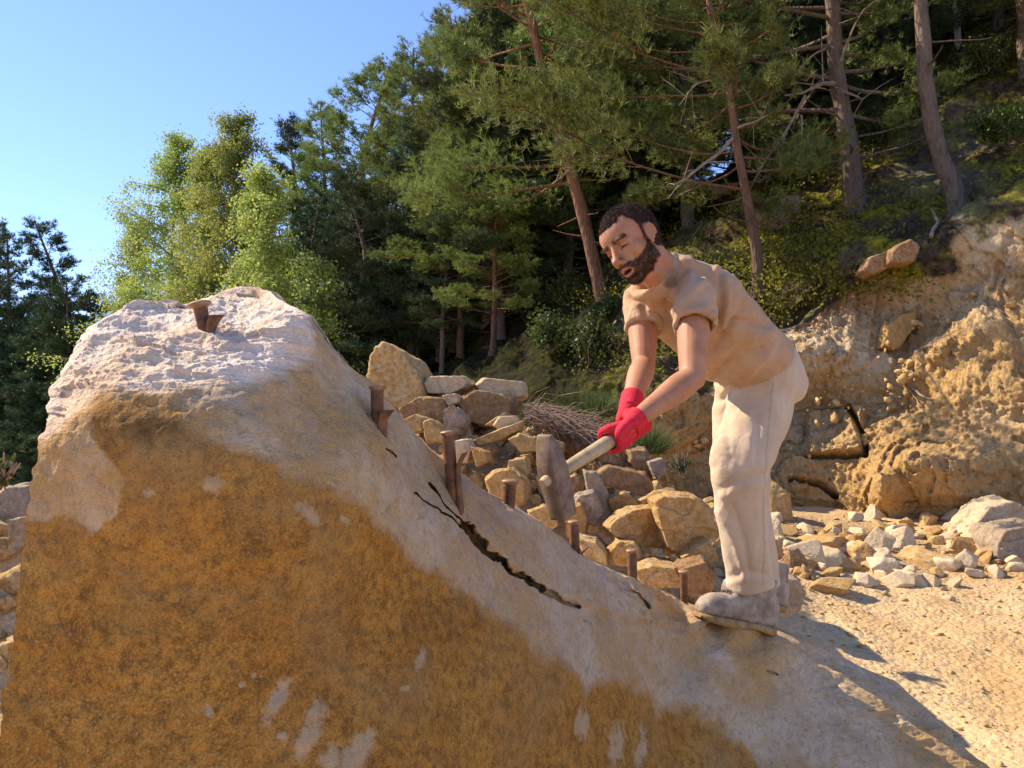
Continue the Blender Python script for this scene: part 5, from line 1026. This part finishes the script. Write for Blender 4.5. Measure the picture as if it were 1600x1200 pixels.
    for sh, el, e_, r1, r2 in ((SHL, ELL_, pj(1087, 508, 2.455), .069, .065), (SHR, ELR, pj(1004, 512, 2.70), .066, .057)):
        a = NECK * .42 + sh * .58; mb.tube([a - (e_ - sh) * .2, sh - (e_ - sh) * .1, sh * .5 + e_ * .5, e_], [.055, r1, (r1 + r2) / 2, r2], 28); ell(mb, sh + (sh - e_) * .05, I, (r1 * .98,) * 3, 3); ell(mb, NECK * .5 + sh * .5 - SP * .025, I, (.062,) * 3, 3)
    Vs, Fs = remesh(mb, .0050, 7); Ns = vnormals(Vs, Fs)
    for e_, sh, r2 in ((pj(1087, 508, 2.455), SHL, .064), (pj(1004, 512, 2.70), SHR, .056)):
        ax = nrm(e_ - sh); t_ = (Vs - e_) @ ax; rr_ = np.linalg.norm((Vs - e_) - np.outer(t_, ax), axis=1); w_ = sstep(-.012, -.004, t_) * (1 - sstep(r2 - .012, r2 - .007, rr_)); Vs = Vs - np.outer(w_ * .05, ax)
    t_ = (Vs - RC) @ RN; rr_ = np.linalg.norm((Vs - RC) - np.outer(t_, RN), axis=1); Vs = Vs - np.outer(sstep(-.012, -.003, t_) * (1 - sstep(.058, .068, rr_)) * .04 * (np.abs(t_) < .03), RN); Ns = vnormals(Vs, Fs)
    q = (Vs - PEL); a, b, c = q @ SP, q @ LAT, q @ FRT
    Q = np.stack([a * 7 + b * 3, b * 9 - a * 2, c * 7], 1); dsp = .009 * fbm(Q, 3, 15, ridged=True) + .006 * fbm(np.stack([a * 6 + c * 6, b * 18, c * 16 - a * 5], 1), 3, 16, ridged=True)
    sx, sy, sdp = proj(Vs); facing = sstep(-.1, .3, (Ns * nrm(CAM - PEL)).sum(1))
    def fold(pl, amp, wd): return 1.5 * amp * np.exp(-(seg_dist(sx, sy, pl) / wd) ** 2) * facing
    for pl, am, wd in [([(1125, 430), (1130, 470), (1122, 500)], -.012, 5), ([(1118, 425), (1140, 450), (1128, 510)], .008, 7), ([(1120, 520), (1150, 500), (1200, 508)], -.008, 5), ([(1110, 560), (1150, 530), (1205, 520)], .007, 7), ([(1100, 600), (1140, 560), (1190, 545)], -.008, 5), ([(1115, 610), (1150, 580), (1195, 555)], .007, 6), ([(1115, 540), (1160, 480)], -.007, 5), ([(1038, 470), (1048, 520), (1060, 560)], -.010, 5), ([(1018, 470), (1030, 530), (1055, 585)], .009, 6), ([(1005, 480), (1015, 540), (1040, 575)], -.008, 5),
                       ([(1060, 400), (1062, 440), (1050, 480)], -.006, 5), ([(1075, 402), (1080, 440), (1066, 480)], .005, 6), ([(1060, 500), (1090, 495), (1120, 482)], -.005, 4), ([(1056, 508), (1090, 505), (1122, 492)], .004, 3), ([(1050, 490), (1075, 470), (1100, 440)], .006, 6), ([(1130, 630), (1165, 590), (1210, 535)], .006, 5)]: dsp = dsp + fold(pl, am, wd)
    Vs = Vs + Ns * dsp[:, None]
    dirt = np.exp(-((sx - 1048) / 12) ** 2 - ((sy - 443) / 9) ** 2) + .6 * np.exp(-((sx - 1060) / 30) ** 2 - ((sy - 425) / 22) ** 2) + .25 * (c < -.05)
    seam = np.exp(-(seg_dist(sx, sy, [(1052, 513), (1090, 508), (1124, 491)]) / 1.2) ** 2) * facing * .5
    link('shirt', mesh_np('shirt', Vs, Fs, M['shirt'], cols={'mask': np.stack([np.clip(dirt, 0, 1), seam, 0 * seam], 1)}), person)
    # collar band round the neck
    mb = MB(); pts = np.array([RC + RX * math.cos(a_) * .075 + RY * math.sin(a_) * .083 + RN * .002 for a_ in np.linspace(0, 2 * np.pi, 60)])
    mb.tube(pts, .0060, 8, caps=False); ms = mb.mesh('collar', M['shirt'], cols=None); at = ms.color_attributes.new('mask', 'FLOAT_COLOR', 'POINT'); at.data.foreach_set('color', np.tile([0, 0, 0, 1.0], len(ms.vertices)).astype(np.float32)); link('collar', ms, person)
    # ---- trousers
    mb = MB(); up2 = nrm(np.array([0, 0, 1.0]) * .55 + SP * .45); l2 = nrm(LATP - up2 * (LATP @ up2)); f2 = np.cross(l2, up2); pc = pj(1184, 588, 2.97)
    loft(mb, [(PEL + SP * .085 + FRT * .010, LATP, nrm(FRT + .4 * SP), .144, .116), (PEL + SP * .02 + FRT * .004, LATP, nrm(FRT + .35 * SP), .158, .136), (pc, l2, f2, .172, .135), (pc - up2 * .06, l2, f2, .170, .138), (pc - up2 * .10, l2, f2, .15, .13)], 40)
    ell(mb, pj(1199, 582, 2.93), I, (.096, .096, .11)); ell(mb, pj(1188, 584, 3.06), I, (.090, .090, .11))
    limb(mb, [pj(1190, 590, 2.9), pj(1184, 640, 2.88), pj(1169, 690, 2.82), pj(1156, 732, 2.775), pj(1157, 785, 2.79), pj(1163, 845, 2.825), pj(1169, 888, 2.85), pj(1173, 915, 2.86)], [.112, .117, .106, .097, .085, .081, .081, .083], 30, cap=False)
    ell(mb, pj(1142, 720, 2.76), I, (.064, .064, .095)); ell(mb, HPL, I, (.116,) * 3); ell(mb, pj(1197, 622, 2.94), I, (.090, .09, .10)); ell(mb, pj(1186, 665, 2.92), I, (.085, .08, .10))
    limb(mb, [HPR, pj(1162, 660, 3.05), pj(1160, 732, 3.03), pj(1166, 800, 3.06), pj(1178, 870, 3.09), pj(1184, 915, 3.1)], [.112, .112, .10, .09, .085, .085], 26, cap=False); ell(mb, HPR, I, (.11,) * 3)
    Vt, Ft = remesh(mb, .0065, 4); Nt = vnormals(Vt, Ft); sx, sy, _ = proj(Vt); facing = sstep(-.1, .3, (Nt * nrm(CAM - PEL)).sum(1))
    dsp = .007 * fbm(Vt * np.array([9, 9, 3.5]), 3, 25, ridged=True) + .005 * fbm(Vt * np.array([16, 16, 9]), 3, 26)
    for pl, am, wd in [([(1125, 765), (1155, 748), (1195, 740)], -.006, 6), ([(1110, 745), (1150, 728), (1200, 730)], .003, 9), ([(1135, 775), (1165, 760), (1200, 752)], .004, 6), ([(1120, 640), (1122, 690), (1112, 720)], .010, 8), ([(1135, 640), (1140, 700)], -.006, 6), ([(1170, 610), (1185, 660), (1180, 720)], -.006, 6), ([(1200, 600), (1215, 650), (1205, 700)], .005, 7), ([(1125, 800), (1150, 850), (1165, 900)], .009, 7), ([(1145, 790), (1165, 850), (1170, 900)], -.009, 6), ([(1195, 780), (1192, 840), (1198, 890)], .006, 6),
                       ([(1140, 902), (1165, 890), (1200, 900)], -.005, 5), ([(1138, 913), (1170, 904), (1208, 910)], .003, 5), ([(1178, 552), (1190, 566), (1205, 572)], -.016, 3.5), ([(1176, 545), (1195, 540), (1215, 546)], .008, 5), ([(1180, 570), (1200, 590), (1206, 602)], .010, 5), ([(1168, 560), (1150, 590), (1128, 625)], -.010, 4), ([(1180, 540), (1215, 530)], -.006, 3)]: dsp = dsp + fold2(sx, sy, facing, pl, am, wd)
    Vt = Vt + Nt * dsp[:, None]; wb = (Vt - PEL) @ SP
    dirt = .45 * np.exp(-((sx - 1150) / 40) ** 2 - ((sy - 745) / 35) ** 2) + .55 * sstep(560, 500, sy) + .35 * np.exp(-((sx - 1215) / 40) ** 2 - ((sy - 600) / 70) ** 2)
    seam = np.maximum(np.exp(-(seg_dist(sx, sy, [(1212, 548), (1206, 600), (1196, 700), (1190, 800), (1192, 920)]) / 1.1) ** 2), np.exp(-(seg_dist(sx, sy, [(1176, 545), (1182, 566), (1207, 603)]) / 1.1) ** 2)) * facing * .9
    link('trousers', mesh_np('trousers', Vt, Ft, M['trousers'], cols={'mask': np.stack([dirt, seam * .5, 0 * seam], 1)}), person)
    # ---- gloves
    for nm, cpos, wr, el, ts, ws in (('left', HA + HD * .300, WRL, ELL_, -1, 1), ('right', HA + HD * .405, WRR, ELR, -1, -1)):
        mb = MB(); grip(mb, cpos, wr, ts, ws, el); Vg, Fg = remesh(mb, .0026, 2); q = Vg - HA; rad = np.linalg.norm(q - np.outer(q @ HD, HD), axis=1)
        o = link('glove', mesh_np('glove', Vg, Fg, M['glove']), person); o.data.materials.append(M['glove_palm'])
        mi = (rad[Fg].mean(1) < .0255).astype(np.int32); o.data.polygons.foreach_set('material_index', mi)
    # ---- boots
    for hb, tb, an, bare in ((pj(1204, 989, 2.90), pj(1090, 967, 2.76), ANL, 0), (pj(1221, 955, 3.18), pj(1130, 935, 3.08), ANR, 1)):
        X = nrm(tb - hb); L = np.linalg.norm(tb - hb) ; Z = nrm(np.array([0, 0, 1.0]) - X * X[2]); Y = np.cross(Z, X); b = lambda x, y, z: hb + X * x * L + Y * y + Z * z
        mb = MB(); loft(mb, [(b(x, 0, z0 + h / 2), Y, Z, w_, h / 2) for x, w_, h, z0 in [(-.0, .028, .08, .02), (.04, .036, .12, .016), (.15, .040, .150, .016), (.30, .041, .150, .016), (.42, .043, .132, .016), (.56, .047, .106, .016), (.72, .052, .090, .017), (.86, .050, .080, .018), (.94, .042, .066, .020), (1.0, .026, .044, .022), (1.02, .012, .020, .026)]], 28, 2.4)
        limb(mb, [b(.17, 0, .06), b(.19, 0, .10), b(.20, 0, .135)], [.044, .045, .046], 20, cap=False); limb(mb, [b(.20, 0, .12), b(.21, 0, .19)], [.047, .047], 20, cap=False); ell(mb, b(.82, 0, .056), np.array([X, Y, Z]), (.052, .053, .047))
        Vb, Fb = remesh(mb, .004, 3); Nb = vnormals(Vb, Fb); Vb += Nb * (.003 * fbm(Vb * 25, 3, 55) + .0015 * fbm(Vb * 80, 3, 56))[:, None]
        o = link('boot', mesh_np('boot', Vb, Fb, M['boot']), person)
        mb = MB(); out = [(0, .030), (.05, .040), (.15, .044), (.3, .043), (.45, .043), (.6, .050), (.75, .055), (.88, .051), (.97, .036), (1.01, .018)]; rows = []
        for x, w_ in out:
            zb = -.004 + (.010 if .28 < x < .42 else 0) + .012 * max(0, (x - .8) / .2) ** 2
            rows.append([b(x, -w_, .024), b(x, -w_ * 1.02, .008), b(x, -w_ * .96, zb), b(x, w_ * .96, zb), b(x, w_ * 1.02, .008), b(x, w_, .024)])
        A_ = np.array(rows); n6 = 6; i = np.arange(len(out) - 1)[:, None] * n6 + np.arange(n6)[None]; j = np.arange(len(out) - 1)[:, None] * n6 + (np.arange(n6)[None] + 1) % n6
        mb.add(A_.reshape(-1, 3), np.stack([i, j, j + n6, i + n6], -1).reshape(-1, 4))
        for k in (0, -1): mb.add(A_[k], np.array([[0, 1, 2, 5], [2, 3, 4, 5]]))
        link('sole', mb.mesh('sole', M['sole'], smooth=False), o)
        mb = MB(); zt = lambda x: np.interp(x, [.2, .3, .45, .6, .75], [.160, .155, .130, .108, .101])
        for k in range(5):
            x = .48 + k * .050; z = zt(x) + .008; c_ = 1 if k % 2 else -1
            mb.tube([b(x, -.034, z - .020), b(x + .01, -.018, z - .002), b(x + .025 * c_, .0, z + .003), b(x + .01, .018, z - .002), b(x, .034, z - .020)], .0032, 6); mb.tube([b(x, .030, z - .016), b(x + .04, 0, z + .005), b(x + .065, -.030, z - .022)], .003, 6)
        ell(mb, b(.56, 0, zt(.56) - .016), np.array([nrm(X - Z * .3), Y, nrm(Z + X * .3)]), (.050, .026, .016))
        mb.tube([b(.36, 0, zt(.36) + .008), b(.42, -.02, zt(.4) + .014), b(.46, -.035, zt(.45) + .000), b(.41, -.03, zt(.4) - .01)], .003, 6); mb.tube([b(.36, 0, zt(.36) + .008), b(.46, -.006, zt(.45) + .016), b(.54, -.02, zt(.5) + .002)], .003, 6)
        link('lace', mb.mesh('lace', M['lace']), o)
def fold2(sx, sy, facing, pl, amp, wd): return amp * np.exp(-(seg_dist(sx, sy, pl) / wd) ** 2) * facing
build_ground(); build_hill(); build_boulder(); build_stones(); build_cracked_lumps(); build_wedges(); build_hammer(); build_person(); build_trees()
